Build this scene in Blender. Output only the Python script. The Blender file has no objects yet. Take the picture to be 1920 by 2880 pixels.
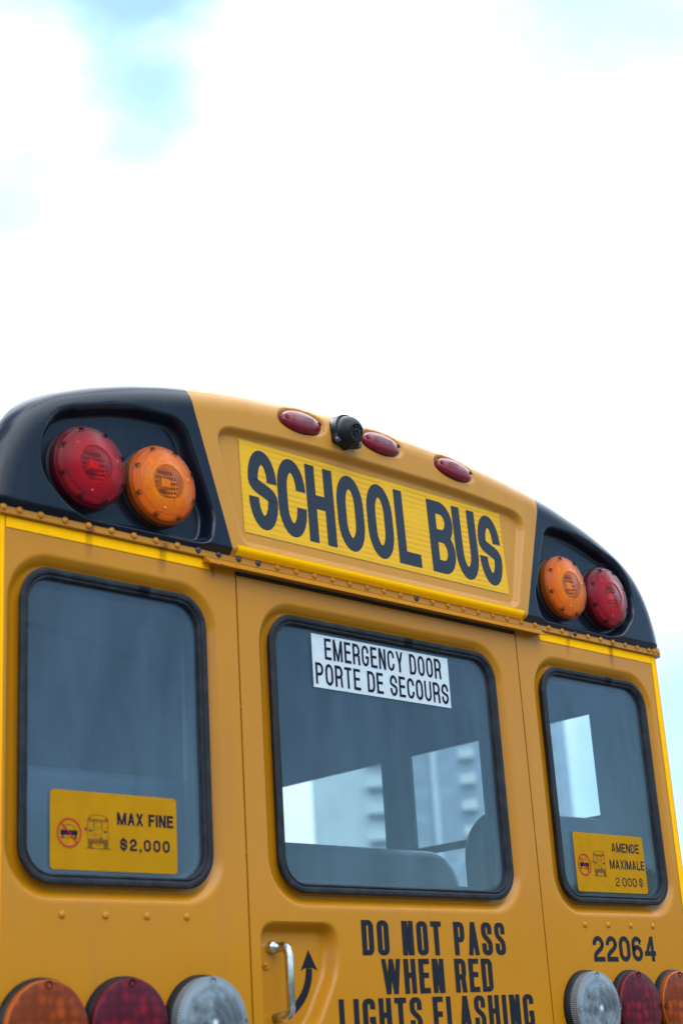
import bpy, math, random
import numpy as np
from mathutils import Vector, Matrix
random.seed(4); rng = np.random.default_rng(7)
scene = bpy.context.scene
C = scene.collection
rad = math.radians
ZC = 1.70                                   # height of the photographer's eye above the ground

# ------------------------------------------------------------------ camera
def axes(yaw, p, ro):
    f = Vector((math.sin(yaw)*math.cos(p), math.cos(yaw)*math.cos(p), math.sin(p)))
    r = Vector((math.cos(yaw), -math.sin(yaw), 0)); u = r.cross(f)
    return math.cos(ro)*r+math.sin(ro)*u, -math.sin(ro)*r+math.cos(ro)*u, f
CAM = Vector((-2.92571, -2.74904, ZC))
R_, U_, F_ = axes(0.7901946, 0.33684666, -0.06352724)
cd = bpy.data.cameras.new('camera'); cam = bpy.data.objects.new('camera', cd); C.objects.link(cam)
m = Matrix((R_, U_, -F_)).transposed().to_4x4(); m.translation = CAM
cam.matrix_world = m
cd.sensor_fit = 'HORIZONTAL'; cd.sensor_width = 24.0; cd.lens = 4385.8/1920*24.0
cd.clip_start = .05; cd.clip_end = 2000
cd.dof.use_dof = True; cd.dof.aperture_fstop = 2.7; cd.dof.aperture_blades = 9
cd.dof.focus_distance = (Vector((0.10, -.01, 1.38+ZC))-CAM).dot(F_)
scene.camera = cam

# ------------------------------------------------------------------ world
SUN_EL, SUN_AZ = 50.0, -12.0                 # azimuth from +y towards +x
w = bpy.data.worlds.new('World'); scene.world = w; w.use_nodes = True
nt = w.node_tree; nt.nodes.clear()
def N(t, **k):
    n = nt.nodes.new(t)
    for a, b in k.items(): setattr(n, a, b)
    return n
out = N('ShaderNodeOutputWorld'); mixs = N('ShaderNodeMixShader')
bg1 = N('ShaderNodeBackground'); bg2 = N('ShaderNodeBackground')
sky = N('ShaderNodeTexSky', sky_type='NISHITA', sun_disc=False)
sky.sun_elevation = rad(SUN_EL); sky.sun_rotation = rad(SUN_AZ); sky.air_density = 1.0; sky.dust_density = .6; sky.ozone_density = 2.2
tint = N('ShaderNodeMix', data_type='RGBA', blend_type='MULTIPLY'); tint.inputs[0].default_value = 1.0; tint.inputs[7].default_value = (.84, 1.06, 1.04, 1)
nt.links.new(sky.outputs[0], tint.inputs[6]); nt.links.new(tint.outputs[2], bg1.inputs[0]); bg1.inputs[1].default_value = .055
bg2.inputs[0].default_value = (.92, 1.0, 1.07, 1); bg2.inputs[1].default_value = 1.0
tc = N('ShaderNodeTexCoord')
def noise(scale, det, seedv):
    mp = N('ShaderNodeMapping'); mp.inputs['Location'].default_value = seedv; mp.inputs['Scale'].default_value = (1, 1, 1.7)
    nt.links.new(tc.outputs['Generated'], mp.inputs[0])
    n = N('ShaderNodeTexNoise'); n.inputs['Scale'].default_value = scale; n.inputs['Detail'].default_value = det
    n.inputs['Roughness'].default_value = .5; nt.links.new(mp.outputs[0], n.inputs[0]); return n.outputs['Fac']
def M(op, a, b=None, c=None):
    n = N('ShaderNodeMath', operation=op)
    for i, v in enumerate((a, b, c)):
        if v is None: continue
        if isinstance(v, (int, float)): n.inputs[i].default_value = v
        else: nt.links.new(v, n.inputs[i])
    return n.outputs[0]
def MR(v, a, b, c, d):
    n = N('ShaderNodeMapRange', interpolation_type='SMOOTHSTEP')
    for i, x in enumerate((a, b, c, d)): n.inputs[1+i].default_value = x
    nt.links.new(v, n.inputs[0]); return n.outputs[0]
big = noise(1.7, 5.0, (3.1, .4, 7.7)); fine = noise(5.0, 5.0, (1.3, 5.2, 2.2)); fin2 = noise(13.0, 3.0, (4.4, 1.2, 6.2)); lit = noise(2.2, 4.0, (9.1, 2.2, .7))
def gap(az, el, R, c0, grow=.30):
    d = (math.sin(rad(az))*math.cos(rad(el)), math.cos(rad(az))*math.cos(rad(el)), math.sin(rad(el)))
    v = N('ShaderNodeVectorMath', operation='DISTANCE'); nt.links.new(tc.outputs['Generated'], v.inputs[0]); v.inputs[1].default_value = d
    dd = M('ADD', M('MULTIPLY', M('SUBTRACT', fine, .5), .16), M('MULTIPLY_ADD', M('SUBTRACT', fin2, .5), .06, v.outputs['Value']))
    q = M('DIVIDE', M('MAXIMUM', dd, 0.), rad(R))
    return M('MULTIPLY_ADD', M('POWER', q, 2.2), grow, c0)
# cloud cover 0..1; the photograph shows gaps top left and top right and thin cloud low on the right
cover = MR(M('MULTIPLY_ADD', fine, .28, big), .50, .70, .0, .9)
GAPS = [(37.4, 38.6, 6.0, .0), (37.8, 35.0, 4.4, .03), (37.4, 33.2, 4.2, .06), (32.6, 38.8, 7.5, .045), (41.5, 39.0, 4.8, .08), (31.4, 30.2, 6.2, .07),
        (56.3, 38.0, 10.0, .06), (57.6, 10.4, 4.2, .10), (57.8, 5.5, 5.6, .03), (134.0, 17.0, 34.0, .02)]
# the view is nearly all cloud: a big bank of cloud round the sun's side of the sky
bank = (math.sin(rad(44))*math.cos(rad(20)), math.cos(rad(44))*math.cos(rad(20)), math.sin(rad(20)))
vb = N('ShaderNodeVectorMath', operation='DISTANCE'); nt.links.new(tc.outputs['Generated'], vb.inputs[0]); vb.inputs[1].default_value = bank
cover = M('MAXIMUM', cover, MR(vb.outputs['Value'], .55, .95, 1.0, 0.0))
for g in GAPS: cover = M('MINIMUM', cover, gap(*g))
cover = M('MAXIMUM', cover, .015)
nt.links.new(cover, mixs.inputs[0]); nt.links.new(bg1.outputs[0], mixs.inputs[1]); nt.links.new(bg2.outputs[0], mixs.inputs[2])
# cloud brightness: brighter towards the veiled sun
sd = (math.sin(rad(SUN_AZ))*math.cos(rad(SUN_EL)), math.cos(rad(SUN_AZ))*math.cos(rad(SUN_EL)), math.sin(rad(SUN_EL)))
vs = N('ShaderNodeVectorMath', operation='DISTANCE'); nt.links.new(tc.outputs['Generated'], vs.inputs[0]); vs.inputs[1].default_value = sd
sz_ = N('ShaderNodeSeparateXYZ'); nt.links.new(tc.outputs['Generated'], sz_.inputs[0])
st = M('MULTIPLY', MR(sz_.outputs[2], .10, .60, .34, 1.26), M('MULTIPLY', MR(vs.outputs['Value'], .2, 1.6, 1.4, 1.0), MR(lit, .3, .7, .85, 1.15)))
nt.links.new(st, bg2.inputs[1]); nt.links.new(mixs.outputs[0], out.inputs[0])

# ------------------------------------------------------------------ sun (veiled by cloud)
sl = bpy.data.lights.new('sun', 'SUN'); sl.energy = .9; sl.angle = rad(14); sl.color = (1, .97, .92)
so = bpy.data.objects.new('sun', sl); C.objects.link(so)
so.rotation_euler = (-Vector(sd)).to_track_quat('-Z', 'Y').to_euler(); so.location = (0, 0, 30)
vw = scene.view_settings; vw.view_transform = 'Standard'; vw.look = 'None'; vw.exposure = 2.17; vw.gamma = 1.0; vw.use_curve_mapping = False
scene.cycles.max_bounces = 10; scene.cycles.transparent_max_bounces = 24

# ------------------------------------------------------------------ materials
class Mat:
    def __init__(s, name):
        s.m = bpy.data.materials.new(name); s.m.use_nodes = True; s.t = s.m.node_tree; s.t.nodes.clear()
        s.o = s.n('ShaderNodeOutputMaterial')
    def n(s, t, ins=None, **k):
        x = s.t.nodes.new(t)
        for a, b in k.items(): setattr(x, a, b)
        for a, b in (ins or {}).items():
            if isinstance(b, bpy.types.NodeSocket): s.t.links.new(b, x.inputs[a])
            else: x.inputs[a].default_value = b
        return x
    def math(s, op, a, b=0., c=0.): return s.n('ShaderNodeMath', {0: a, 1: b, 2: c}, operation=op).outputs[0]
    def mr(s, v, a, b, c, d, sm=True): return s.n('ShaderNodeMapRange', {0: v, 1: a, 2: b, 3: c, 4: d}, interpolation_type='SMOOTHSTEP' if sm else 'LINEAR').outputs[0]
    def obj(s): return s.n('ShaderNodeTexCoord').outputs['Object']
    def noise(s, scale, det=3., rough=.55, vec=None, stretch=None):
        v = vec or s.obj()
        if stretch: v = s.n('ShaderNodeMapping', {0: v, 'Scale': stretch}).outputs[0]
        return s.n('ShaderNodeTexNoise', {'Vector': v, 'Scale': scale, 'Detail': det, 'Roughness': rough}).outputs['Fac']
    def mix(s, f, a, b, mode='MIX'):
        x = s.n('ShaderNodeMix', data_type='RGBA', blend_type=mode)
        for i, v in ((0, f), (6, a), (7, b)):
            if isinstance(v, bpy.types.NodeSocket): s.t.links.new(v, x.inputs[i])
            else: x.inputs[i].default_value = v if i == 0 else (tuple(v)+(1,) if len(v) == 3 else v)
        return x.outputs[2]
    def bump(s, h, st=.2, dist=.001): return s.n('ShaderNodeBump', {'Height': h, 'Strength': st, 'Distance': dist}).outputs[0]
    def prin(s, **k):
        x = s.n('ShaderNodeBsdfPrincipled')
        for a, b in k.items():
            a = a.replace('_', ' ')
            if isinstance(b, bpy.types.NodeSocket): s.t.links.new(b, x.inputs[a])
            elif isinstance(b, tuple) and len(b) == 3: x.inputs[a].default_value = b+(1,)
            else: x.inputs[a].default_value = b
        return x
    def end(s, sh): s.t.links.new(sh.outputs[0] if hasattr(sh, 'outputs') else sh, s.o.inputs[0]); return s.m

def simple(name, col, rough=.5, metal=0., spec=.5, var=.0, scale=30., bump=0., coat=0.):
    a = Mat(name)
    c = tuple(col)
    if var:
        f = a.noise(scale, 4.)
        c = a.mix(a.mr(f, .35, .65, 0, 1), tuple(x*(1-var) for x in col), tuple(min(1, x*(1+var)) for x in col))
    k = dict(Base_Color=c, Roughness=rough, Metallic=metal, Specular_IOR_Level=spec, Coat_Weight=coat, Coat_Roughness=.06)
    if bump: k['Normal'] = a.bump(a.noise(scale*6, 3.), bump, .0006)
    return a.end(a.prin(**k))

# rust runs below some rail rivets: (x, half width, z top, length)
RUST = [(-.966, .012, 1.172, .105), (-.757, .017, 1.160, .085), (.776, .013, 1.165, .085), (.992, .014, 1.165, .10), (-.60, .009, 1.13, .03)]
def rust_mask(a, p):
    sep = a.n('ShaderNodeSeparateXYZ', {0: p}); X, Z = sep.outputs[0], sep.outputs[2]
    wob = a.math('MULTIPLY', a.math('SUBTRACT', a.noise(18., 2., vec=p, stretch=(2, 1, .5)), .5), .02)
    streak = a.mr(a.noise(90., 2., vec=p, stretch=(1, 1, .05)), .35, .65, .55, 1.)
    tot = None
    for x0, hw, zt, ln in RUST:
        dx = a.math('ABSOLUTE', a.math('SUBTRACT', a.math('ADD', X, wob), x0))
        mx = a.mr(dx, hw*.2, hw*1.3, 1., 0.)
        zz = a.math('SUBTRACT', zt+ZC, Z)
        mz = a.math('MULTIPLY', a.mr(zz, -.012, .0, 0., 1.), a.mr(zz, .01, ln, 1., 0.))
        v = a.math('MULTIPLY', mx, mz)
        tot = v if tot is None else a.math('MAXIMUM', tot, v)
    return a.math('MULTIPLY', tot, streak)
def paint(name, col, rough=.42, coat=.42, coatr=.15, rust=False, grime=.28, spec=.12):
    a = Mat(name); p = a.obj()
    big = a.noise(1.6, 4., vec=p); run = a.noise(9., 4., vec=p, stretch=(1, 1, .12)); sp = a.noise(220., 2., vec=p)
    c = a.mix(a.mr(big, .3, .7, 0, 1), tuple(x*.97 for x in col), tuple(min(1, x*1.03) for x in col))
    c = a.mix(a.mr(run, .52, .75, 0, grime), c, (col[0]*.6+.02, col[1]*.62+.02, col[2]*.7+.03))
    c = a.mix(a.mr(sp, .70, .76, 0, .35), c, (col[0]*.5+.04, col[1]*.5+.04, col[2]*.5+.04))
    if rust: c = a.mix(a.math('MULTIPLY', rust_mask(a, p), .95), c, (.17, .040, .004))
    hgt = a.math('ADD', a.math('MULTIPLY', a.noise(900., 1., vec=p), .012), a.math('MULTIPLY', a.noise(5., 1., vec=p), 1.0))
    nrm = a.bump(hgt, .35, .004)
    rr = a.mr(run, .3, .8, rough-.05, rough+.12)
    return a.end(a.prin(Base_Color=c, Roughness=rr, Coat_Weight=coat, Coat_Roughness=coatr, Normal=nrm, Coat_Normal=nrm, Specular_IOR_Level=spec))
YEL = (.47, .183, .0035)
Y = paint('bus_yellow_paint', YEL, rust=True)
YC = paint('bus_yellow_cap_paint', (.50, .215, .022), rough=.45)
BK = paint('black_cap_paint', (.0022, .0062, .015), rough=.36, coat=.45, coatr=.12, grime=.3)
def tape_mat():
    a = Mat('retroreflective_tape'); p = a.obj()
    c = a.mix(a.mr(a.noise(40., 3., vec=p), .35, .65, 0, 1), (1., .455, .0), (1., .49, .0))
    c = a.mix(a.math('MULTIPLY', rust_mask(a, p), .85), c, (.36, .10, .003))
    return a.end(a.prin(Base_Color=c, Roughness=.75, Specular_IOR_Level=.08))
TAPE = tape_mat()
EDGE = simple('tape_cut_edge', (.30, .17, .01), .7)
def sheet_mat():
    a = Mat('sign_sheeting'); p = a.obj()
    sep = a.n('ShaderNodeSeparateXYZ', {0: p}); X, Z = sep.outputs[0], sep.outputs[2]
    band = a.mr(a.math('SINE', a.math('MULTIPLY', Z, 2*math.pi/.0155)), -.15, .15, 0., 1.)
    fine = a.math('MULTIPLY', a.math('SINE', a.math('MULTIPLY', a.math('ADD', X, Z), 1500.)), a.math('SINE', a.math('MULTIPLY', a.math('SUBTRACT', X, Z), 1500.)))
    patch = a.mr(a.noise(7., 2., vec=p), .42, .58, .25, 1.)
    f = a.math('MULTIPLY', a.math('MULTIPLY', band, patch), a.mr(fine, -.5, .5, .55, 1.))
    c = a.mix(f, (.72, .385, .008), (.60, .285, .008))
    c = a.mix(a.mr(a.noise(300., 1., vec=p), .74, .78, 0., .6), c, (.25, .13, .02))
    return a.end(a.prin(Base_Color=c, Roughness=.5, Specular_IOR_Level=.2, Coat_Weight=.05, Coat_Roughness=.2))
SHEET = sheet_mat()
def ink(name, col, rough=.4, coat=.25):
    a = Mat(name); p = a.obj()
    c = a.mix(a.mr(a.noise(420., 1., vec=p), .70, .76, 0., .30), tuple(col), (.10, .14, .18))
    return a.end(a.prin(Base_Color=c, Roughness=rough, Coat_Weight=coat, Coat_Roughness=.15, Specular_IOR_Level=.3))
INK = ink('black_vinyl_letters', (.003, .004, .011), .5, .0)
INKS = ink('sign_black_ink', (.010, .015, .027), .42, .10)
PR = simple('sticker_dark_print', (.012, .011, .028), .8, spec=.1)
PRED = simple('sticker_red_print', (.42, .01, .035), .8, spec=.1)
SWHITE = simple('sticker_white', (.52, .58, .62), .45, var=.03, scale=40)
SYEL = simple('sticker_yellow', (.42, .195, .002), .8, spec=.1, var=.04, scale=20)
def rubber():
    a = Mat('dusty_rubber'); p = a.obj(); nz = a.n('ShaderNodeSeparateXYZ', {0: a.n('ShaderNodeNewGeometry').outputs['Normal']}).outputs[2]
    d = a.noise(26., 5., vec=p); sp = a.noise(350., 2., vec=p)
    f = a.math('MULTIPLY', a.mr(d, .40, .66, .15, 1.), .55)
    c = a.mix(f, (.005, .006, .009), (.034, .040, .050)); c = a.mix(a.mr(sp, .66, .74, 0, .5), c, (.12, .13, .14))
    return a.end(a.prin(Base_Color=c, Roughness=a.mr(d, .3, .7, .55, .75), Normal=a.bump(sp, .25, .0005), Specular_IOR_Level=.28))
RUB = rubber()
RUBD = simple('rubber_joint_clip', (.003, .004, .006), .6, spec=.15)
DARK = simple('dark_trim', (.010, .013, .018), .6)
STEEL = simple('worn_steel', (.12, .13, .16), .35, metal=.8, var=.3, scale=200)
CHR = simple('worn_chrome', (.62, .66, .70), .16, metal=1., var=.12, scale=60, bump=.05)
def schlick(a, f0, nrm=None):
    ins = {'Blend': .5}
    if nrm is not None: ins['Normal'] = nrm
    fc = a.n('ShaderNodeLayerWeight', ins).outputs['Facing']
    return a.math('MULTIPLY_ADD', a.math('POWER', fc, 5.), 1.-f0, f0)
def glass(name='window_glass', tint=(.80, .865, .905), dirt_sheen=.07, f0=.034):
    a = Mat(name); p = a.obj()
    fr = schlick(a, f0)
    tr = a.n('ShaderNodeBsdfTransparent', {0: tint+(1,)}); gl = a.n('ShaderNodeBsdfGlossy', {0: (.96, .98, 1, 1), 1: .012})
    df = a.n('ShaderNodeBsdfDiffuse', {0: (.235, .345, .49, 1)})  # film on the pane; its blue also stands in for mirrored sky
    dn = a.math('MULTIPLY', a.mr(a.noise(4., 6., .65, vec=p, stretch=(1.6, 1, .5)), .3, .7, .55, 1.45), dirt_sheen)
    dn = a.math('ADD', dn, a.mr(a.noise(260., 1., vec=p), .735, .77, 0., .25))
    m1 = a.n('ShaderNodeMixShader', {0: dn, 1: tr.outputs[0], 2: df.outputs[0]})
    m2 = a.n('ShaderNodeMixShader', {0: fr, 1: m1.outputs[0], 2: gl.outputs[0]})
    return a.end(m2)
GLASS = glass()
SGLASS = glass('side_glass', (.93, .97, .98), .01, .04)
def lens_mat(name, col, bright, dk):
    """moulded lamp lens: a moulded ring with its glow painted in, a clearer rim and a clearer centre; object origin is the lamp's axis"""
    a = Mat(name); p = a.obj()
    sep = a.n('ShaderNodeSeparateXYZ', {0: p})
    r = a.math('SQRT', a.math('ADD', a.math('POWER', sep.outputs[0], 2.), a.math('POWER', sep.outputs[2], 2.)))
    rings = a.math('SINE', a.math('MULTIPLY', r, 2*math.pi/.0042))
    body = a.math('MULTIPLY', a.mr(r, .038, .050, 0., 1.), a.mr(r, .074, .090, 1., 0.))
    thick = a.math('ADD', a.math('MULTIPLY', body, .34), a.mr(r, .038, .050, .10, .52))
    thick = a.math('ADD', thick, a.math('MULTIPLY', rings, .05))
    ang = a.math('ARCTAN2', sep.outputs[0], sep.outputs[2])
    pv = a.n('ShaderNodeCombineXYZ', {0: a.math('MULTIPLY', r, 260.), 1: a.math('MULTIPLY', a.math('SINE', ang), 2.2), 2: a.math('MULTIPLY', a.math('COSINE', ang), 2.2)}).outputs[0]
    sw = a.mr(a.noise(1.0, 3., .6, vec=pv), .32, .68, 0., 1.)
    c = a.mix(a.mr(r, .046, .080, 0., .75), bright, dk)  # ring glow painted as colour, strongest towards the centre
    c = a.mix(a.math('MULTIPLY', a.math('SUBTRACT', 1., sw), .55), c, tuple(x*.45 for x in bright))  # glow broken up by painted bright and dark swirls
    c = a.mix(a.mr(r, .078, .090, 0., 1.), c, dk)
    tr = a.n('ShaderNodeBsdfTransparent', {0: col+(1,)}); df = a.n('ShaderNodeBsdfDiffuse', {0: c}); tl = a.n('ShaderNodeBsdfTranslucent', {0: c})
    nrm = a.bump(rings, .35, .0008)
    gl = a.n('ShaderNodeBsdfGlossy', {0: (1, 1, 1, 1), 1: .2, 'Normal': nrm})
    m0 = a.n('ShaderNodeMixShader', {0: .25, 1: df.outputs[0], 2: tl.outputs[0]})
    m1 = a.n('ShaderNodeMixShader', {0: thick, 1: tr.outputs[0], 2: m0.outputs[0]})
    fr = schlick(a, .016, nrm)
    return a.end(a.n('ShaderNodeMixShader', {0: fr, 1: m1.outputs[0], 2: gl.outputs[0]}))
LRED = lens_mat('red_lens', (.90, .015, .06), (.52, .001, .014), (.18, .001, .012))
LAMB = lens_mat('amber_lens', (1., .46, .05), (1., .25, .001), (.78, .12, .002))
def skirt_mat(name, col, tint):
    a = Mat(name); p = a.obj(); sep = a.n('ShaderNodeSeparateXYZ', {0: p})
    ang = a.math('ARCTAN2', sep.outputs[0], sep.outputs[2])
    rib = a.mr(a.math('SINE', a.math('MULTIPLY', ang, 110.)), -.4, .4, 0., 1.)
    c = a.mix(rib, tuple(x*.35 for x in col), col)
    tr = a.n('ShaderNodeBsdfTransparent', {0: tint+(1,)})
    pr = a.prin(Base_Color=c, Roughness=.3, Specular_IOR_Level=.25, Normal=a.bump(rib, .6, .002))
    return a.end(a.n('ShaderNodeMixShader', {0: .8, 1: tr.outputs[0], 2: pr.outputs[0]}))
SRED = skirt_mat('red_lens_skirt', (.20, .008, .02), (.5, .01, .03)); SAMB = skirt_mat('amber_lens_skirt', (.62, .13, .008), (.8, .2, .02))
SCLR = skirt_mat('clear_lens_skirt', (.30, .33, .35), (.6, .65, .7))
HRED = simple('red_screw_recess', (.018, .001, .003), .6, spec=.2); HAMB = simple('amber_screw_recess', (.045, .008, .002), .6, spec=.2)
PIPR = simple('red_moulded_stud', (.6, .01, .02), .25); PIPA = simple('amber_moulded_stud', (1., .16, .005), .25)
def refl_mat():
    a = Mat('lamp_reflector'); p = a.obj(); sep = a.n('ShaderNodeSeparateXYZ', {0: p})
    gx = a.math('SINE', a.math('MULTIPLY', sep.outputs[0], 2*math.pi/.0062)); gz = a.math('SINE', a.math('MULTIPLY', sep.outputs[2], 2*math.pi/.012))
    h = a.math('MAXIMUM', gx, a.math('MULTIPLY', gz, .8))
    c = a.mix(a.mr(h, -.1, .7, 0., 1.), (.09, .09, .09), (.95, .95, .95))
    return a.end(a.prin(Base_Color=c, Metallic=.35, Roughness=.3, Normal=a.bump(h, 1., .003)))
REFL = refl_mat()
RWHITE = simple('reflector_bowl', (.70, .70, .70), .35, metal=.3)
BLOCK = simple('bulb_holder', (.75, .75, .75), .2, metal=.2, coat=.5)
def led_mat(name, c1, c2):
    a = Mat(name); p = a.obj()
    vor = a.n('ShaderNodeTexVoronoi', {'Vector': p, 'Scale': 38., 'Randomness': .35}).outputs['Distance']
    sep = a.n('ShaderNodeSeparateXYZ', {0: p})
    gr = a.math('MULTIPLY', a.math('SINE', a.math('MULTIPLY', sep.outputs[0], 1600.)), a.math('SINE', a.math('MULTIPLY', sep.outputs[2], 1600.)))
    f = a.mr(a.math('ADD', vor, a.math('MULTIPLY', a.noise(45., 3., vec=p), .5)), .35, .95, 0., 1.)
    c = a.mix(f, c1, c2)
    return a.end(a.prin(Base_Color=c, Roughness=.3, Specular_IOR_Level=.2, Coat_Weight=.06, Coat_Roughness=.05, Normal=a.bump(gr, .25, .0006)))
LEDR = led_mat('red_led_lens', (.24, .004, .016), (.06, .002, .012)); LEDA = led_mat('amber_led_lens', (.38, .058, .0006), (.15, .022, .001))
def clear_mat():
    a = Mat('clear_reverse_lens'); p = a.obj(); sep = a.n('ShaderNodeSeparateXYZ', {0: p})
    r = a.math('SQRT', a.math('ADD', a.math('POWER', sep.outputs[0], 2.), a.math('POWER', sep.outputs[2], 2.)))
    rings = a.math('SINE', a.math('MULTIPLY', r, 2*math.pi/.0044))
    ang = a.math('ARCTAN2', sep.outputs[0], sep.outputs[2])
    dots = a.math('SINE', a.math('MULTIPLY', ang, 96.))
    refl_blob = a.mr(a.math('ADD', a.noise(14., 3., .6, vec=p), a.math('MULTIPLY', a.noise(42., 2., vec=p), .25)), .50, .72, 0., 1.)
    arcs = a.mr(a.math('SINE', a.math('ADD', a.math('MULTIPLY', r, 330.), a.math('MULTIPLY', a.noise(9., 2., vec=p), 7.))), -.2, .8, 0., 1.)
    c = a.mix(a.math('MULTIPLY', refl_blob, a.mr(r, .088, .070, 0., 1.)), (.17, .21, .24), (.010, .015, .02))  # dark blobs are reflections inside the lens, painted as colour
    c = a.mix(a.math('MULTIPLY', arcs, .45), c, (.07, .10, .12))
    c = a.mix(a.math('MULTIPLY', a.mr(rings, .1, .9, 0., 1.), a.mr(dots, -.3, .5, .15, .55)), c, (.46, .53, .58))
    c = a.mix(a.mr(r, .0, .012, .9, 0.), c, (.8, .88, .92))
    return a.end(a.prin(Base_Color=c, Roughness=.25, Metallic=.0, Normal=a.bump(rings, .4, .001), Coat_Weight=.4, Coat_Roughness=.03))
LCLR = clear_mat()
BPL = simple('black_plastic', (.005, .006, .010), .5, spec=.3, var=.1, scale=80, bump=.15)
BPS = simple('black_gloss_plastic', (.006, .007, .009), .12)
LEDW = simple('infrared_led', (.05, .06, .07), .3)
VIN = simple('slate_vinyl_seat', (.026, .040, .058), .5, var=.08, scale=14, bump=.2)
INT = simple('interior_grey_paint', (.055, .072, .092), .5, var=.05, scale=6)
INTC = simple('interior_ceiling_paint', (.075, .096, .12), .45, var=.05, scale=3)
ALU = simple('window_sash_metal', (.035, .042, .05), .45)
FLR = simple('interior_floor', (.03, .03, .03), .8)
TYRE = simple('tyre_rubber', (.02, .02, .02), .8)
RIM = simple('wheel_rim', (.5, .5, .5), .4, metal=.6)

# ------------------------------------------------------------------ mesh helpers
def mesh_obj(name, verts, faces, mat=None, parent=None, smooth=False, loc=None, bus=True):
    me = bpy.data.meshes.new(name)
    v = np.array(verts, float)
    if bus and loc is None: v = v+np.array((0, 0, ZC))
    me.from_pydata([tuple(x) for x in v], [], [tuple(f) for f in faces]); me.update()
    if mat: me.materials.append(mat)
    if smooth: me.shade_smooth()
    o = bpy.data.objects.new(name, me); C.objects.link(o)
    if parent: o.parent = parent
    if loc is not None: o.location = (loc[0], loc[1], loc[2]+(ZC if bus else 0))
    return o
class B:
    """collects shapes into one mesh"""
    def __init__(s): s.v = []; s.f = []
    def add(s, v, f): n = len(s.v); s.v += [tuple(x) for x in v]; s.f += [tuple(i+n for i in q) for q in f]; return s
    def box(s, x0, x1, y0, y1, z0, z1):
        v = [(x, y, z) for z in (z0, z1) for y in (y0, y1) for x in (x0, x1)]
        return s.add(v, [(0, 2, 3, 1), (4, 5, 7, 6), (0, 1, 5, 4), (2, 6, 7, 3), (0, 4, 6, 2), (1, 3, 7, 5)])
    def bbox(s, x0, x1, y0, y1, z0, z1, b):
        """box with chamfered edges on the -y side"""
        l0 = [(x0, y1), (x0, y0+b), (x0+b, y0), (x1-b, y0), (x1, y0+b), (x1, y1)]
        v = [(x, y, z0+(b if y == y0 else 0)) for x, y in l0]+[(x, y, z1-(b if y == y0 else 0)) for x, y in l0]
        n = 6
        return s.add(v, [(i, (i+1) % n, (i+1) % n+n, i+n) for i in range(n)]+[tuple(range(n))[::-1], tuple(range(n, 2*n))])
    def lathe(s, prof, n=48, c=(0, 0, 0), ax='y', closed_end=True):
        base = len(s.v)
        for r, h in prof:
            for k in range(n):
                t = 2*math.pi*k/n
                a, b = r*math.cos(t), r*math.sin(t)
                s.v.append({'y': (c[0]+a, c[1]+h, c[2]+b), 'z': (c[0]+a, c[1]+b, c[2]+h), 'x': (c[0]+h, c[1]+a, c[2]+b)}[ax])
        for i in range(len(prof)-1):
            for k in range(n):
                a = base+i*n+k; b = base+i*n+(k+1) % n
                s.f.append((a, b, b+n, a+n))
        if closed_end: s.f.append(tuple(base+(len(prof)-1)*n+k for k in range(n)))
        return s
    def rings(s, loops, close=False):
        """loops: list of equal-length closed loops"""
        n = len(loops[0]); b = len(s.v)
        for L in loops: s.v += [tuple(p) for p in L]
        for i in range(len(loops)-1):
            for k in range(n):
                s.f.append((b+i*n+k, b+i*n+(k+1) % n, b+(i+1)*n+(k+1) % n, b+(i+1)*n+k))
        if close: s.f.append(tuple(b+(len(loops)-1)*n+k for k in range(n)))
        return s
    def tube(s, pts, r, n=14, sq=1.0):
        P = [Vector(p) for p in pts]; loops = []
        up = None
        for i, p in enumerate(P):
            t = (P[min(i+1, len(P)-1)]-P[max(i-1, 0)]).normalized()
            if up is None: up = Vector((1, 0, 0)) if abs(t.x) < .9 else Vector((0, 0, 1))
            a = (up-t*up.dot(t)).normalized(); bb = t.cross(a)
            rr = r[i] if isinstance(r, (list, tuple)) else r
            loops.append([p+a*math.cos(2*math.pi*k/n)*rr*sq+bb*math.sin(2*math.pi*k/n)*rr for k in range(n)])
        s.rings(loops, True); s.f.append(tuple(len(s.v)-len(P)*n+k for k in range(n))[::-1])
        return s
    def make(s, name, mat, parent=None, smooth=False, loc=None, bus=True): return mesh_obj(name, s.v, s.f, mat, parent, smooth, loc, bus)
def auto(o, deg=35):
    me = o.data; me.shade_smooth()
    import bmesh
    bm = bmesh.new(); bm.from_mesh(me)
    for e in bm.edges:
        if len(e.link_faces) == 2 and e.calc_face_angle(0) > rad(deg): e.smooth = False
    bm.normal_update(); bm.to_mesh(me); bm.free(); return o
def empty(name, loc, label=None, cat=None, group=None, rz=0):
    o = bpy.data.objects.new(name, None); C.objects.link(o); o.location = loc; o.rotation_euler = (0, 0, rz); o.empty_display_size = .3
    if label: o['label'] = label
    if cat: o['category'] = cat
    if group: o['group'] = group
    return o
def rr(cx, cz, hw, hh, r, n=10):
    """rounded rectangle loop (x, z), counter-clockwise seen from -y"""
    r = max(min(r, hw-1e-4, hh-1e-4), 1e-5); P = []
    for sx, sz, a0 in ((1, 1, 0), (-1, 1, 90), (-1, -1, 180), (1, -1, 270)):
        for k in range(n+1):
            a = rad(a0+90*k/n); P.append((cx+sx*(hw-r)+r*math.cos(a), cz+sz*(hh-r)+r*math.sin(a)))
    return P
def lift(L, y): return [(x, y, z) for x, z in L]

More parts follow.
